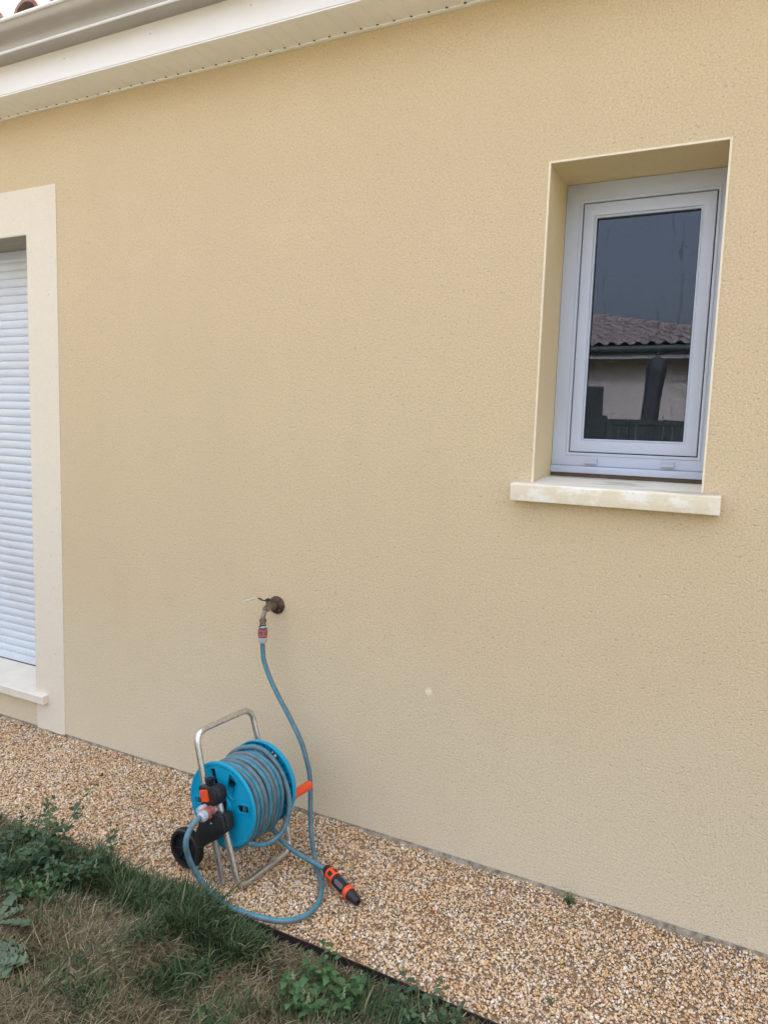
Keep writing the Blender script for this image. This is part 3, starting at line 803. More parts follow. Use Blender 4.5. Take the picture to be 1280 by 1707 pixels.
for k in range(24):   # radial ribs and inner ring inside the far flange
    a = 2 * PI * k / 24; ca, sa = math.cos(a), math.sin(a)
    vs = [(r * ca - t * sa, v, CZ + r * sa + t * ca) for r in (.108, .129) for v in (.0930, .0835) for t in (-.0011, .0011)]
    fl2.add(vs, [(0, 1, 3, 2), (4, 6, 7, 5), (0, 4, 5, 1), (2, 3, 7, 6), (0, 2, 6, 4), (1, 5, 7, 3)])
ringp = [(.0935, .130), (.080, .130), (.080, .1335), (.0935, .1335)]; n = 72
vs = [(rr * math.cos(2 * PI * k / n), v, CZ + rr * math.sin(2 * PI * k / n)) for v, rr in ringp for k in range(n)]
fl2.add(vs, [(i * n + k, i * n + (k + 1) % n, (i + 1) * n + (k + 1) % n, (i + 1) * n + k) for i in range(3) for k in range(n)])
fl2.build('flange', M['blue'], reel, local=True, smooth=35)
b = MB(); b.lathe([(0, .050), (.186, .050)], (0, -.093, CZ), (0, 1, 0), 40); b.build('drum', M['blue'], reel, local=True, smooth=40)

# steel tube frame: tall handle hoop, leaning back
TR = .0095; ya, yb_ = -.128, .125
hp = rounded([(.036, ya, -.003), (-.027, ya, .235), (-.086, ya + .006, .437), (-.082, yb_ - .004, .437), (-.023, yb_, .235), (.040, yb_, -.003)], .045, 10)
b = MB(); b.tube(hp, TR, 16); hnd = b.build('handle_frame', M['steel'], reel, local=True, smooth=60)
fp = rounded([(.008, ya, .285), (.032, ya, .213), (.100, ya, .004), (.100, yb_ - .01, .004), (.038, yb_ - .005, .235), (.014, yb_, .300)], .045, 10)
b = MB(); b.tube(fp, TR, 16); b.build('leg_frame', M['steel'], reel, local=True, smooth=60)

# black side clamps: dome round the hub, wheel arm, orange button
def side(sgn, near):
    b = MB()
    v0, v1 = (-.148, -.112) if near else (.110, .146)
    lo, hi = v0, v1
    upper = [(-.048, .286), (-.042, .290), (-.008, .294), (.000, .300), (.012, .302), (.028, .296), (.036, .280), (.036, .262), (.030, .250), (.020, .245), (.002, .241), (-.033, .226)]
    b.prism(upper, lo, hi, 'y', ch=.004)
    arm = [(-.033, .226), (-.002, .2405), (.006, .222), (.027, .226), (.040, .224), (.045, .229), (.060, .228), (.070, .187), (.064, .176), (.028, .142), (-.030, .100), (-.044, .150), (-.041, .190)]
    plate_ = [(-.026, .225), (.006, .221), (.026, .226), (.046, .231), (.058, .230), (.070, .190), (.063, .179), (.030, .148), (-.022, .104), (-.038, .098), (-.057, .120), (-.043, .160), (-.030, .192)]
    b.prism(plate_, *((-.1590, -.1465) if near else (.1445, .157)), 'y', ch=.0035)
    b.prism(arm, lo + .002, hi - .002, 'y', ch=.004)
    b.prism([(.008, .262), (.006, .280), (.010, .290), (.018, .293), (.026, .288), (.030, .276), (.029, .262), (.024, .254), (.016, .252)], (lo - .004) if near else hi - .001, (lo + .001) if near else hi + .004, 'y', ch=.0025)
    b.lathe([(0, .030), (.010, .029), (.014, .025)], (.0, -.112 if near else .112, CZ + .012), (0, 1 if near else -1, 0), 28)
    # stub that carries the wheel axle
    b.prism([(-.030, .104), (-.044, .140), (-.120, .074), (-.118, .048), (-.096, .046)], -.112 if near else .100, -.100 if near else .112, 'y', ch=.002)
    c = b.build('side_bracket', M['black'], reel, local=True, smooth=35)
    if near:
        q = MB(); q.prism([(-.0365, .280), (-.0090, .2885), (.0005, .2555), (-.0265, .2465)], -.1545, -.146, 'y', ch=.0012)
        q.build('lock_button', M['orange'], c, local=True)
        q = MB(); q.box(-.020, -.006, -.1505, -.147, .241, .2755, ch=.001); q.lathe([(0, .003), (.0015, .003)], (.004, -.1435, .196), (0, -1, 0), 12)
        q.build('screw', M['brass'], c, local=True) if False else None
        s_ = MB(); s_.lathe([(0, .0026), (.0016, .0022), (.002, 0)], (.018, -.1592, .197), (0, -1, 0), 12); s_.build('screw', M['cgrey'], c, local=True)
        q = MB()
        for k in range(3): q.box(-.026, -.008, -.140, -.120, .3005 + k * .006, .3025 + k * .006 + .001, ch=.0005)
        q.box(-.022, -.012, -.136, -.124, .290, .316)
        q.build('adjusting_clip', M['black'], c, local=True)
    return c
side(-1, True); side(1, False)
b = MB(); b.lathe([(0, .010), (.012, .010), (.012, .0115), (.018, .0115), (.018, .009), (.030, .009)], (-.0165, -.1485, .2325), (0, -1, 0), 18)
b.build('water_inlet', M['cgrey'], reel, local=True, smooth=35)
b = MB(); b.tube([(-.112, -.147, .062), (-.112, .145, .062)], .006, 12); b.build('axle', M['steel'], reel, local=True, smooth=60)
# wheels
def wheel(vc, sgn):
    W = MB(); R = .062; pr = [(0, R - .013), (.0, R - .004), (.003, R - .001), (.010, R), (.018, R), (.025, R - .001), (.028, R - .004), (.028, R - .013)]
    n = 48; o_ = (-.112, vc - .014, .062)
    vs = [(o_[0] + r * math.cos(2 * PI * k / n), o_[1] + t, o_[2] + r * math.sin(2 * PI * k / n)) for t, r in pr + [(.014, R - .014)] for k in range(n)]
    m = len(pr) + 1
    W.add(vs, [(i * n + k, i * n + (k + 1) % n, ((i + 1) % m) * n + (k + 1) % n, ((i + 1) % m) * n + k) for i in range(m) for k in range(n)])
    for k in range(48):
        a = 2 * PI * k / 48; p = Vector((o_[0] + R * math.cos(a), 0, o_[2] + R * math.sin(a)))
        W.add([(p.x, o_[1] + .004, p.z), (p.x, o_[1] + .024, p.z), (p.x * 1 + .0014 * math.cos(a + 1.57), o_[1] + .024, p.z + .0014 * math.sin(a + 1.57)), (o_[0] + (R + .0012) * math.cos(a), o_[1] + .014, o_[2] + (R + .0012) * math.sin(a))], [(0, 1, 3), (1, 2, 3)])
    w_ = W.build('wheel', M['black'], reel, local=True, smooth=35)
    S = MB(); S.lathe([(.004, .013), (.001, .011), (.001, .006), (-.002, .006), (-.002, 0)] if sgn < 0 else [(.024, .013), (.027, .011), (.030, .006), (.030, 0)], o_, (0, 1, 0), 20)
    S.lathe([(.004, .013), (.024, .013)], o_, (0, 1, 0), 20)
    for k in range(8):
        a = 2 * PI * k / 8 + .2; ca, sa = math.cos(a), math.sin(a)
        vs = [(o_[0] + r * ca - t * sa, o_[1] + v, o_[2] + r * sa + t * ca) for r in (.012, R - .0125) for v in (.006, .022) for t in (-.0016, .0016)]
        S.add(vs, [(0, 1, 3, 2), (4, 6, 7, 5), (0, 4, 5, 1), (2, 3, 7, 6), (0, 2, 6, 4), (1, 5, 7, 3)])
    for r in (R - .030,):
        S.lathe([(.012, r), (.016, r)], o_, (0, 1, 0), 36)
    web = [(.013, .012), (.013, R - .0128)]
    S.lathe([(.0135, R - .0128), (.0145, R - .0128)], o_, (0, 1, 0), 40)
    S.build('wheel_rim', M['black'], w_, local=True, smooth=35)
wheel(-.1315, -1); wheel(.1295, 1)
# crank handle on the far flange
b = MB(); cu_, cz_ = .112, .198
b.lathe([(0, .016), (.006, .016), (.010, .0125), (.030, .0135), (.085, .0150), (.092, .0135), (.096, .008), (.097, 0)], (cu_, .100, cz_), (0, 1, 0), 20)
b.build('crank_handle', M['orange'], reel, local=True, smooth=35)

# wound hose with the spray nozzle at its end
wound = root('wound_hose', (-1.3445, -.3428, 0), 'blue and grey hose wound round the reel with its nozzle end lying on the gravel', 'hose')
def coil(R, v0, v1, turns, ph, jr=.0015, jv=.002, seed=0, sg=0.0):
    rr = random.Random(seed); ks = [(rr.uniform(.3, 2.2), rr.uniform(0, 6.28), rr.uniform(-1, 1)) for _ in range(6)]; out = []
    N_ = int(turns * 40)
    for i in range(N_ + 1):
        t = i / N_; a = ph - 2 * PI * turns * t
        e = sum(w3 * math.sin(w1 * a + w2) for w1, w2, w3 in ks) / 2.2
        e2 = sum(w3 * math.cos(w1 * 1.37 * a + w2 * 2) for w1, w2, w3 in ks) / 2.2
        k_ = math.floor(turns * t) + min(1, max(0, (turns * t % 1 - .82) / .18))   # each turn lies square, then steps over
        v = v0 + (v1 - v0) * (.35 * t + .65 * min(1, k_ / turns)) + jv * e2
        r = R + jr * e
        out.append((r * math.cos(a) + sg * .5 * max(0, -math.sin(a)) ** 1.5, v, CZ + r * math.sin(a) - .0015 * (1 - math.sin(a)) - sg * (1 + .5 * math.sin(turns * t * 2.1)) * max(0, -math.sin(a)) ** 1.6))
    return out
c1 = coil(.079, -.080, .080, 9.3, 1.0, .001, .001, 2)
c2 = coil(.0940, .081, -.081, 9.4, 1.0 - 2 * PI * .3, .0012, .0012, 5, .010)
c3 = coil(.1125, -.082, .060, 7.6, .7, .0022, .0030, 9, .021)
b = MB(); b.tube([L2W(*p) for p in c1], HR, 8, uvs=True, twist=1.0); b.tube([L2W(*p) for p in c2], HR, 10, uvs=True, twist=1.1); b.tube([L2W(*p) for p in c3], HR, 14, uvs=True, twist=1.4)
b.build('hose_coil', M['hose'], wound, recalc=False, smooth=80)
# last loose turn sagging under the drum, then the tail along the gravel
loose = [(-.118, .020, .205), (-.112, .024, .262), (-.083, .028, .312), (-.050, .034, .338), (-.025, .040, .347), (-.001, .050, .350), (.033, .064, .337), (.074, .071, .303), (.105, .072, .261), (.128, .067, .206),
         (.134, .055, .155), (.127, .030, .112), (.114, -.008, .096), (.100, -.042, .100), (.084, -.068, .113), (.050, -.074, .116), (.010, -.070, .112)]
lp = [L2W(*p) for p in loose]
tail = [(-1.275, -.285, .088), (-1.238, -.288, .066), (-1.204, -.290, .050), (-1.160, -.288, .036), (-1.112, -.287, .026), (-1.080, -.289, .022), (-1.060, -.2945, .0205)]
b = MB(); b.tube(smoothpath([tuple(p) for p in lp], 8), HR, 14, uvs=True, twist=1.4)
b.tube(smoothpath([(-1.345, -.300, .104), (-1.312, -.292, .098)] + tail, 9), HR, 14, uvs=True, twist=1.4)
b.build('hose_tail', M['hose'], wound, recalc=False, smooth=80)
nd = (Vector((-.911, -.368, .012)) - Vector((-1.068, -.290, .022))); o_ = Vector((-1.070, -.289, .0215))
b = MB(); b.lathe([(0, .0105), (.004, .0150), (.016, .0175), (.022, .0180), (.054, .0182), (.060, .0165), (.062, .0165), (.072, .0182), (.096, .0190), (.116, .0178), (.118, .0178)], o_, nd, 28)
noz = b.build('spray_nozzle', M['black'], wound, smooth=35)
noz['label'] = 'black and orange spray nozzle with a grey grip panel'
b = MB(); b.lathe([(.0225, .0186), (.028, .0192), (.031, .0188)], o_, nd, 28); b.lathe([(.050, .0190), (.054, .0192), (.0575, .0185)], o_, nd, 28)
u_, v_, d_ = basis(nd)
for k in range(5):
    a = 2 * PI * k / 5 + .45
    for j in range(-3, 4):
        p = o_ + d_ * .0415 + (u_ * math.cos(a + j * .07) + v_ * math.sin(a + j * .07)) * .0176
        hw = .0135 - .0 * abs(j); b.tube([p - d_ * hw, p + d_ * hw], .0016, 5)
b.lathe([(.1185, .0195), (.122, .0202), (.132, .0202), (.135, .0192)], o_, nd, 28)
b.build('orange_ring', M['orange'], noz, smooth=35)
b = MB()
for k in (0, 1, 2, 3):
    a = 2 * PI * k / 4 + .95
    for j in range(-5, 6):
        p = o_ + (u_ * math.cos(a + j * .06) + v_ * math.sin(a + j * .06)) * .0181; l = .022 - .0012 * abs(j)
        b.tube([p + d_ * (.091 - l), p + d_ * (.091 + l)], .0013, 5)
b.build('grip_panel', M['dgrey'], noz, smooth=60)
b = MB(); b.lathe([(.1352, .0172), (.140, .0168), (.160, .0140), (.172, .0122), (.175, .0105), (.176, .0045), (.170, .0035), (.170, 0)], o_, nd, 24)
b.build('nozzle_tip', M['black'], noz, smooth=35)

# ------------------------------------------------------------------ lawn grass
def gauss(x, y, cx, cy, sx, sy, a=0):
    c, s = math.cos(a), math.sin(a); dx = x - cx; dy = y - cy
    return np.exp(-(((dx * c + dy * s) / sx) ** 2 + ((-dx * s + dy * c) / sy) ** 2))
def vnoise(x, y, f, seed):
    r = np.random.default_rng(seed); out = 0
    for k in range(7):
        a = r.uniform(0, 6.28); w = f * r.uniform(.6, 1.8); out = out + np.sin(w * (x * math.cos(a) + y * math.sin(a)) + r.uniform(0, 6.28))
    return out / 7 * 1.6
def greenness(x, y):
    g = 1.05 * gauss(x, y, -1.20, -.66, .24, .10, -.12) + .8 * gauss(x, y, -1.50, -.64, .20, .07) + .85 * gauss(x, y, -1.85, -.72, .28, .15)
    g = g + .75 * gauss(x, y, -1.20, -.83, .12, .06, .4) + .7 * gauss(x, y, -.72, -.68, .18, .09) + .5 * gauss(x, y, -1.36, -.99, .09, .06) + .5 * gauss(x, y, -1.0, -.90, .10, .06)
    g = g + .26 + .46 * vnoise(x, y, 24, 4) + .25 * vnoise(x, y, 70, 5) + .25 * np.clip((-y - 1.3) * 1.2, 0, 1) + .25 * sstep(-2.1, -2.6, x)
    g = g - .8 * gauss(x, y, -1.03, -.70, .08, .07) - .5 * gauss(x, y, -.92, -.62, .10, .04)
    return g
def bare(x, y): return 1.1 * gauss(x, y, -1.75, -.86, .05, .07) + 1.1 * gauss(x, y, -1.66, -.92, .08, .035) + 1.1 * gauss(x, y, -1.54, -1.01, .08, .05) + gauss(x, y, -1.00, -.70, .10, .06) + .8 * gauss(x, y, -.86, -.66, .07, .04)
def blades(n, kind, x0, x1, y0, y1, seed):
    r = np.random.default_rng(seed)
    x = r.uniform(x0, x1, n); y = r.uniform(y0, y1, n); g = greenness(x, y)
    if kind == 'green': keep = r.random(n) < np.clip((g - .08) * 1.15, .05, 1)
    else: keep = r.random(n) < np.clip(1.15 - g * .95, .10, 1)
    keep &= r.random(n) > bare(x, y) * .95
    x, y, g = x[keep], y[keep], g[keep]; n = len(x)
    az = r.uniform(0, 2 * PI, n); az = np.where(r.random(n) < .5, r.normal(0, .9, n) + 3.5 * vnoise(x, y, 9, 19), az)
    if kind == 'green':
        L = (.018 + .060 * r.beta(1.6, 3, n)) * (.55 + .60 * np.clip(g, 0, 1.2)) * (1 + .35 * vnoise(x, y, 40, 8)); lean = r.uniform(.25, 1.45, n); bend = r.uniform(-.2, 1.3, n); W = r.uniform(.0007, .0020, n)
    else:
        L = .018 + .055 * r.beta(1.6, 3, n); lean = r.uniform(.85, 1.5, n); bend = r.uniform(-.2, .5, n); W = r.uniform(.0004, .0010, n)
        long = r.random(n) < .02; L[long] *= 1.7; W[long] *= 1.3
    az = az + 1.6 * vnoise(x, y, 16, 9); S = 4; P = np.zeros((n, S + 1, 3)); P[:, 0] = np.stack([x, y, lawn_z(x, y) - .002 + (r.uniform(0, .014, n) if kind != 'green' else 0)], 1)
    d = np.stack([np.cos(az), np.sin(az)], 1); side_ = np.stack([-d[:, 1], d[:, 0], np.zeros(n)], 1)
    wob = r.normal(0, .25, (n,))
    for s in range(S):
        th = lean + bend * s / S; a2 = az + wob * s / S; st = L / S
        P[:, s + 1] = P[:, s] + np.stack([np.cos(a2) * np.sin(th) * st, np.sin(a2) * np.sin(th) * st, np.cos(th) * st], 1)
    P[:, :, 2] = np.maximum(P[:, :, 2], lawn_z(P[:, :, 0], P[:, :, 1]) + .001)
    P[:, 1:, 2] += r.uniform(0, .003, (n, 1))
    wd = np.array([.75, 1, .9, .6, .08])
    A_ = P - side_[:, None] * (W[:, None] * wd)[..., None]; B_ = P + side_[:, None] * (W[:, None] * wd)[..., None]
    B_[:, :, 2] += W[:, None] * .5
    Vv = np.stack([A_, B_], 2).reshape(n, -1, 3)   # order: seg, (A,B)
    f = np.array([[2 * s, 2 * s + 1, 2 * s + 3, 2 * s + 2] for s in range(S)])
    Fv = f[None] + (np.arange(n) * 2 * (S + 1))[:, None, None]
    return Vv.reshape(-1, 3), Fv.reshape(-1, 4)
def long_blades():
    # taller loose blades that cross over the turf and lean out over the pebbles
    r = np.random.default_rng(77); V_ = []; F_ = []; off = 0
    v, f = blades(2600, 'green', -2.2, -.45, -1.1, -.572, 14)
    n = len(v) // 10; v = v.reshape(n, 10, 3); b0 = (v[:, :1] + v[:, 1:2]) / 2
    k = r.uniform(1.1, 1.55, n)[:, None, None]; v = b0 + (v - b0) * k
    v[:, 2:, 2] += (np.linspace(0, 1, 8) ** .7)[None] * r.uniform(.004, .022, n)[:, None]
    return v.reshape(-1, 3), f
def merge(parts):
    off = 0; vs = []; fs = []
    for v, f in parts: vs.append(v); fs.append(f + off); off += len(v)
    return np.concatenate(vs), np.concatenate(fs)
v, f = merge([blades(60000, 'green', -2.35, -.30, -1.20, -.575, 11), blades(60000, 'green', -3.6, 1.2, -1.9, -.575, 12), blades(16000, 'green', -1.75, -.92, -.70, -.585, 13), long_blades()])
tag(np_mesh('grass', v, f, M['green'], smooth=True), 'dark green grass growing in patches along the gravel edge', 'grass', kind='stuff')
v, f = merge([blades(125000, 'dry', -2.35, -.30, -1.20, -.58, 21), blades(110000, 'dry', -3.6, 1.2, -1.9, -.58, 22)])
tag(np_mesh('dry_grass', v, f, M['straw'], smooth=True), 'straw coloured dead grass matted over the bare soil of the lawn', 'dry grass', kind='stuff')

# ------------------------------------------------------------------ weeds
def leaf_geo(mb, base, dirv, up, L, W, mi, fold=.25, droop=.3, shape='ovate', n=5):
    d = Vector(dirv).normalized(); s = d.cross(Vector(up)).normalized(); nrm = s.cross(d).normalized(); P0 = Vector(base); rows = []
    for i in range(n + 1):
        t = i / n
        wdt = {'ovate': math.sin(PI * min(1, t * .96 + .04) ** .72) ** .9, 'lance': math.sin(PI * t ** .8) ** .8}.get(shape, 0) if shape != 'dandelion' else (.25 + .75 * t) * (1 if i < n else .05) * (1.0 if i % 2 else .45)
        c = P0 + d * (L * t) - Vector((0, 0, 1)) * (droop * L * t * t)
        hw = W / 2 * max(.02, wdt)
        rows.append((c - s * hw + nrm * hw * fold, c, c + s * hw + nrm * hw * fold))
    vs = [p for r in rows for p in r]
    mb.add(vs, [(3 * i + j, 3 * i + j + 1, 3 * i + 3 + j + 1, 3 * i + 3 + j) for i in range(n) for j in (0, 1)], mi)
def weed(name, loc, label, stems, h, lw, ll, spread, mat, seeds=0, seed=0, step=.018, group=None, lean=None, cat='weed', thick=.0012):
    rr = random.Random(seed); bz = float(lawn_z(loc[0], loc[1])); r_ = root(name, (loc[0], loc[1], bz), label, cat, group=group)
    lf = MB(); stm = MB(); sdh = MB(); hs = False
    for k in range(stems):
        a = rr.uniform(0, 2 * PI); q = rr.random() ** .6; bx_ = Vector((loc[0] + math.cos(a) * spread * q * .6, loc[1] + math.sin(a) * spread * q * .6, bz - .004))
        H = h * rr.uniform(.55, 1.05); ln = Vector((math.cos(a) * rr.uniform(.1, .6), math.sin(a) * rr.uniform(.1, .6), 0)) + (Vector(lean) if lean else Vector((0, 0, 0)))
        pts_ = [bx_ + Vector((ln.x * H * t * t, ln.y * H * t * t, H * t * (1 - .15 * t))) + Vector((rr.gauss(0, .002), rr.gauss(0, .002), 0)) for t in (0, .25, .5, .75, 1)]
        path = smoothpath(pts_, 5); stm.tube(path, [thick * (1.1 - .6 * i / len(path)) for i in range(len(path))], 5)
        nl_ = max(3, int(H / step)); ph = rr.uniform(0, 6.28)
        for j in range(nl_):
            t = .12 + .88 * j / max(1, nl_ - 1); p = path[min(len(path) - 1, int(t * (len(path) - 1)))]
            ph += 2.4 + rr.uniform(-.4, .4); dv = Vector((math.cos(ph), math.sin(ph), rr.uniform(.0, .8))); s_ = (1.15 - .55 * t) * rr.uniform(.7, 1.2)
            leaf_geo(lf, p + dv.normalized() * .004, dv, (0, 0, 1), ll * s_, lw * s_, 0, rr.uniform(.1, .5), rr.uniform(.1, .6), 'ovate')
            stm.tube([p, p + dv.normalized() * .006], .0005, 4)
        leaf_geo(lf, path[-1], Vector((rr.uniform(-.5, .5), rr.uniform(-.5, .5), 1)), (1, 0, .2), ll * .5, lw * .5, 0)
        if rr.random() < seeds:
            hs = True; tp_ = path[-1]; up_ = Vector((rr.uniform(-.3, .3), rr.uniform(-.3, .3), 1)).normalized()
            for j in range(26):
                t = j / 26; a = rr.uniform(0, 6.28); p = tp_ + up_ * (.004 + .030 * t) + Vector((math.cos(a), math.sin(a), 0)) * .0035 * (1 - t * .6); s_ = .0019 * (1.1 - .5 * t)
                sdh.lathe([(-s_, 0), (0, s_), (s_, 0)], p, (rr.uniform(-1, 1), rr.uniform(-1, 1), 1), 5)
    lf.build('leaf_spray', M[mat], r_, recalc=False, smooth=180); stm.build('stem', M['stem'], r_, recalc=False, smooth=180)
    if hs: sdh.build('seed_head', M['seed'], r_, recalc=False)
    return r_
weed('tall_weed', (-1.83, -.66), 'tall sparse weed rising highest over the gravel at the left lawn edge', 6, .29, .023, .037, .04, 'leaf', 0, 31, .020, lean=(.02, .06, 0))
weed('thin_weed', (-1.64, -.605), 'thin weed with small oval leaves leaning over the pebbles, left of the reel wheel', 3, .21, .015, .026, .015, 'leaf', 0, 12, .016, lean=(.25, .08, 0))
GB = 'bushy weeds at the left lawn edge'
weed('bushy_weed', (-1.90, -.70), 'broad dark bushy weed with pale seed tips at the left end of the lawn edge', 34, .15, .021, .030, .16, 'leaf', .25, 33, .014, group=GB)
weed('bushy_weed', (-1.71, -.67), 'dark bushy weed between the tall weed and the thin leaning stem', 24, .12, .019, .028, .12, 'leaf', .12, 38, .013, group=GB)
weed('bushy_weed', (-1.73, -.78), 'brighter low weed above the long dandelion leaf', 22, .085, .018, .024, .11, 'leaf2', .1, 39, .011, group=GB)
GL = 'leafy weeds beside the black edging'
weed('leafy_weed', (-.84, -.69), 'upright leafy green weed with pale seed tips in front of the black edging', 26, .10, .022, .032, .13, 'leaf2', .3, 44, .012, group=GL)
weed('leafy_weed', (-.60, -.635), 'bluish green weed at the bottom edge beside the black edging, right of the upright one', 24, .085, .020, .030, .14, 'leaf', .2, 45, .012, group=GL)
GC = 'small green clumps in the lawn'
weed('clover_clump', (-1.36, -.97), 'small round green clump in the dry grass at the lower left', 26, .040, .013, .016, .075, 'leaf', 0, 46, .010, group=GC)
weed('clover_clump', (-1.01, -.875), 'small bright green clump at the bottom edge below the blue hose loop', 20, .034, .014, .017, .055, 'leaf2', 0, 47, .010, group=GC)
def gravel_sprig(x, y, label, n, h, sd):
    w_ = weed('gravel_sprig', (x, y), label, n, h, .007, .010, .012, 'leaf2', 0, sd, .006, cat='seedling', thick=.0007); w_.location.z = float(grav_z(x, y)) + .004; return w_
gravel_sprig(-.385, -.035, 'tiny green seedling growing where the pebbles meet the wall', 16, .030, 51)
gravel_sprig(-.335, -.435, 'tiny green seedling alone among the pebbles at the lower right', 3, .014, 52)
# dandelions with long toothed leaves
def dandelion(x0, y0, label, leaves):
    z0_ = float(lawn_z(x0, y0)); dl = root('dandelion', (x0, y0, z0_), label, 'weed', group='dandelions at the left edge')
    b = MB()
    for a, L_, W_, e in leaves:
        a = math.radians(a); d_ = Vector((math.cos(a), math.sin(a), e)); s_ = d_.cross(Vector((0, 0, 1))).normalized(); nn = 18; rows = []
        for i in range(nn + 1):
            t = i / nn; c = Vector((x0, y0, z0_ + .016)) + d_ * (L_ * t) - Vector((0, 0, .35 * L_ * t * t * e * 2)) + s_ * (.006 * math.sin(t * 3 + a))
            env = (.16 + .84 * math.sin(PI * min(1, (t * .94) ** 1.25) * .80)) * (1 if t < .9 else max(.04, (1 - t) / .1)); tooth = 1.0 if i % 2 else .55
            hw = W_ / 2 * env * tooth; wv = .22 * hw * math.sin(i * 1.7 + a); bk = d_ * (-.006 if i % 2 else .002)
            rows.append((c - s_ * hw + bk + Vector((0, 0, .35 * hw + wv)), c, c + s_ * hw + bk + Vector((0, 0, .35 * hw - wv))))
        b.add([p for r in rows for p in r], [(3 * i + j, 3 * i + j + 1, 3 * i + 4 + j, 3 * i + 3 + j) for i in range(nn) for j in (0, 1)])
    b.build('leaf_rosette', M['dand'], dl, recalc=False, smooth=60)
dandelion(-1.728, -.931, 'dandelion whose long toothed leaf points up the left edge of the lawn', ((104, .150, .046, .38), (16, .125, .034, .42), (60, .085, .034, .5), (150, .11, .035, .35), (200, .1, .035, .3), (250, .09, .04, .3), (-50, .075, .035, .4)))
dandelion(-1.590, -1.030, 'lower dandelion with broad crinkled leaves at the left edge of the lawn', ((25, .095, .050, .50), (-8, .085, .052, .42), (60, .080, .044, .5), (100, .08, .044, .5), (150, .08, .04, .4), (220, .09, .04, .4), (-60, .08, .04, .4)))
# a fallen red leaf
b = MB(); leaf_geo(b, (-.722, -.283, -.003), (.9, -.25, .25), (0, 0, 1), .020, .011, 0, .9, .2); leaf_geo(b, (-.712, -.286, .000), (-.2, .9, .3), (0, 0, 1), .010, .007, 0, .8, .2)
tag(b.build('fallen_leaf', M['redleaf'], recalc=False, smooth=60), 'curled red leaf lying alone on the pebbles', 'leaf')

# ------------------------------------------------------------------ what stands across the garden (seen mirrored in the pane)
fr_ = root('garden_fence', (-1.0, -6.0, 0), 'dark grey garden fence mirrored at the foot of the window pane', 'fence')
for i in range(7):
    b = MB(); px = -1.56 + (i - 3) * 2.5; b.box(px - .035, px + .035, -6.035, -5.965, -.05, 1.60, ch=.004); b.build('post', M['anth'], fr_)
b = MB(); b.box(-9.06, 5.94, -6.022, -5.978, 1.505, 1.565, ch=.004); b.build('rail', M['anth'], fr_)
b = MB(); b.box(-9.06, 5.94, -6.02, -5.98, .04, .09); b.build('rail', M['anth'], fr_)
b = MB(); x = -9.0
while x < 5.9: b.box(x, x + .088, -6.010, -5.992, .09, 1.504); x += .094
b.build('fence_boards', M['anth'], fr_)
ps = root('closed_parasol', (-1.32, -8.0, 0), 'tall folded dark parasol mirrored before the pale house in the pane', 'parasol')
b = MB(); n = 20; lv_ = [(1.05, .05), (1.3, .095), (1.6, .11), (1.9, .105), (2.15, .115), (2.32, .125), (2.42, .09), (2.47, .02)]; vs = []
for z_, r0 in lv_:
    for k in range(n):
        a = 2 * PI * k / n; rr_ = r0 * (1 + .13 * math.sin(a * 5 + z_ * 1.5)); vs.append((-1.33 + (z_ - 1.6) * .07 + rr_ * math.cos(a), -8.0 + rr_ * math.sin(a), z_))
b.add(vs, [(i * n + k, i * n + (k + 1) % n, (i + 1) * n + (k + 1) % n, (i + 1) * n + k) for i in range(len(lv_) - 1) for k in range(n)])
b.build('folded_canopy', M['parasol'], ps, smooth=60)
b = MB(); b.tube([(-1.40, -8, .05), (-1.33, -8, 1.6), (-1.27, -8, 2.52)], .022, 12); b.build('pole', M['anth'], ps, smooth=60)
b = MB(); b.lathe([(0, .28), (.05, .28), (.07, .25), (.08, .05), (.2, .04)], (-1.40, -8, -.04), (0, 0, 1), 28); b.build('parasol_base', M['anth'], ps, smooth=35)

nb = root('neighbour_house', (-6.0, -13.0, 0), 'pale house with a hipped clay tile roof mirrored in the window pane', 'house')
b = MB(); b.box(-12, -.45, -18, -10, -.05, 2.66); nbw = b.build('wall', M['nwall'], nb)
b = MB(); b.box(-3.6, -2.32, -10.0, -9.985, .9, 2.19, ch=.003); wf = b.build('window', M['anth'], nb)
b = MB(); z = .95
while z < 2.15: b.box(-3.55, -2.37, -9.984, -9.975, z, z + .030); z += .042
b.build('louvred_shutter', M['anth'], wf)
b = MB(); b.box(-12.5, .02, -9.60, -9.585, 2.60, 2.70); b.box(-12.5, .02, -9.585, -10.0 - .001, 2.655, 2.665); b.build('fascia', M['fascia'], nb)
b = MB(); b.tube([(-12.5, -9.53, 2.735), (.05, -9.53, 2.735)], .062, 14); b.build('gutter', M['anth'], nb, smooth=60)
ns = .30; ey, ez = -9.50, 2.80
def nz_(y): return ez + (ey - y) * ns
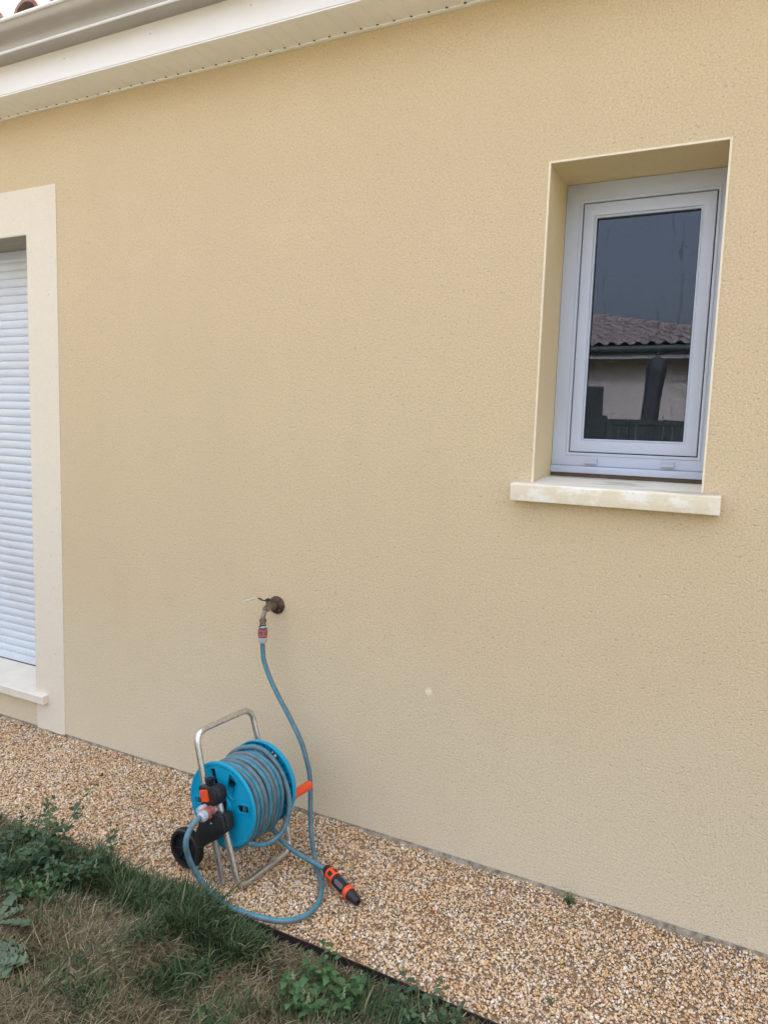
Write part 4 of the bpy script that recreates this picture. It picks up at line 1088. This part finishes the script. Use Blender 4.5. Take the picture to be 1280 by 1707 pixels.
# front slope of pantiles, cut by the hip
b = MB(); px_ = .20; ncol = int(12.5 / px_)
rowl = .36
for r in range(12):
    ya_ = ey - r * rowl
    for c in range(ncol):
        xc = -.02 - px_ / 2 - c * px_
        ymax = ey - (0.0 - xc) * .92
        yb2 = max(ya_ - rowl - .03, ymax, -13.5)
        if yb2 > ya_ - .05: continue
        m = 8; vs = []
        for (yy, lift) in ((ya_, .035), (yb2, .0)):
            for k in range(m + 1):
                t = k / m; vs.append((xc - px_ / 2 + px_ * t, yy, nz_(yy) + lift + .040 * (math.sin(PI * min(1, t / .62)) if t < .62 else -.3 * math.sin(PI * (t - .62) / .38))))
        vs += [(x_, y_, z_ - .02) for x_, y_, z_ in vs[:m + 1]]
        b.add(vs, [(i, i + 1, m + 2 + i, m + 1 + i) for i in range(m)] + [(i, 2 * m + 2 + i, 2 * m + 3 + i, i + 1) for i in range(m)])
M['ntiles'] = plain('weathered_tiles', (.36, .29, .26), .85, 0, .35, 9, .3, 60)
nr = b.build('roof', M['ntiles'], nb, recalc=False, smooth=50)
b = MB(); hip = [(0.05, -9.48, 2.80), (-4.35, -13.5, nz_(-13.5) + .03), (-12.3, -13.5, nz_(-13.5) + .03)]
hp_ = [Vector(p) for p in hip]
for i in range(2):
    n_ = int((hp_[i + 1] - hp_[i]).length / .38)
    for k in range(n_):
        a_ = hp_[i].lerp(hp_[i + 1], k / n_); c_ = hp_[i].lerp(hp_[i + 1], (k + 1.1) / n_); b.tube([a_ + Vector((0, 0, .02)), c_], [.095, .082], 10)
b.build('ridge_tiles', M['ntiles'], nr, smooth=50)
b = MB()   # the other roof slopes
b.add([(0.0, -9.5, 2.76), (-4.35, -13.5, nz_(-13.5) - .02), (0.0, -17.5, 2.76)], [(0, 1, 2)])
b.add([(0.0, -17.5, 2.76), (-4.35, -13.5, nz_(-13.5) - .02), (-12.4, -13.5, nz_(-13.5) - .02), (-12.4, -17.5, 2.76)], [(0, 1, 2, 3)])
b.add([(0.0, -9.5, 2.745), (-12.4, -9.5, 2.745), (-12.4, -13.5, nz_(-13.5) - .06), (-4.35, -13.5, nz_(-13.5) - .06)], [(0, 1, 2, 3)])
b.build('roof_slope', M['ntiles'], nr, recalc=False)
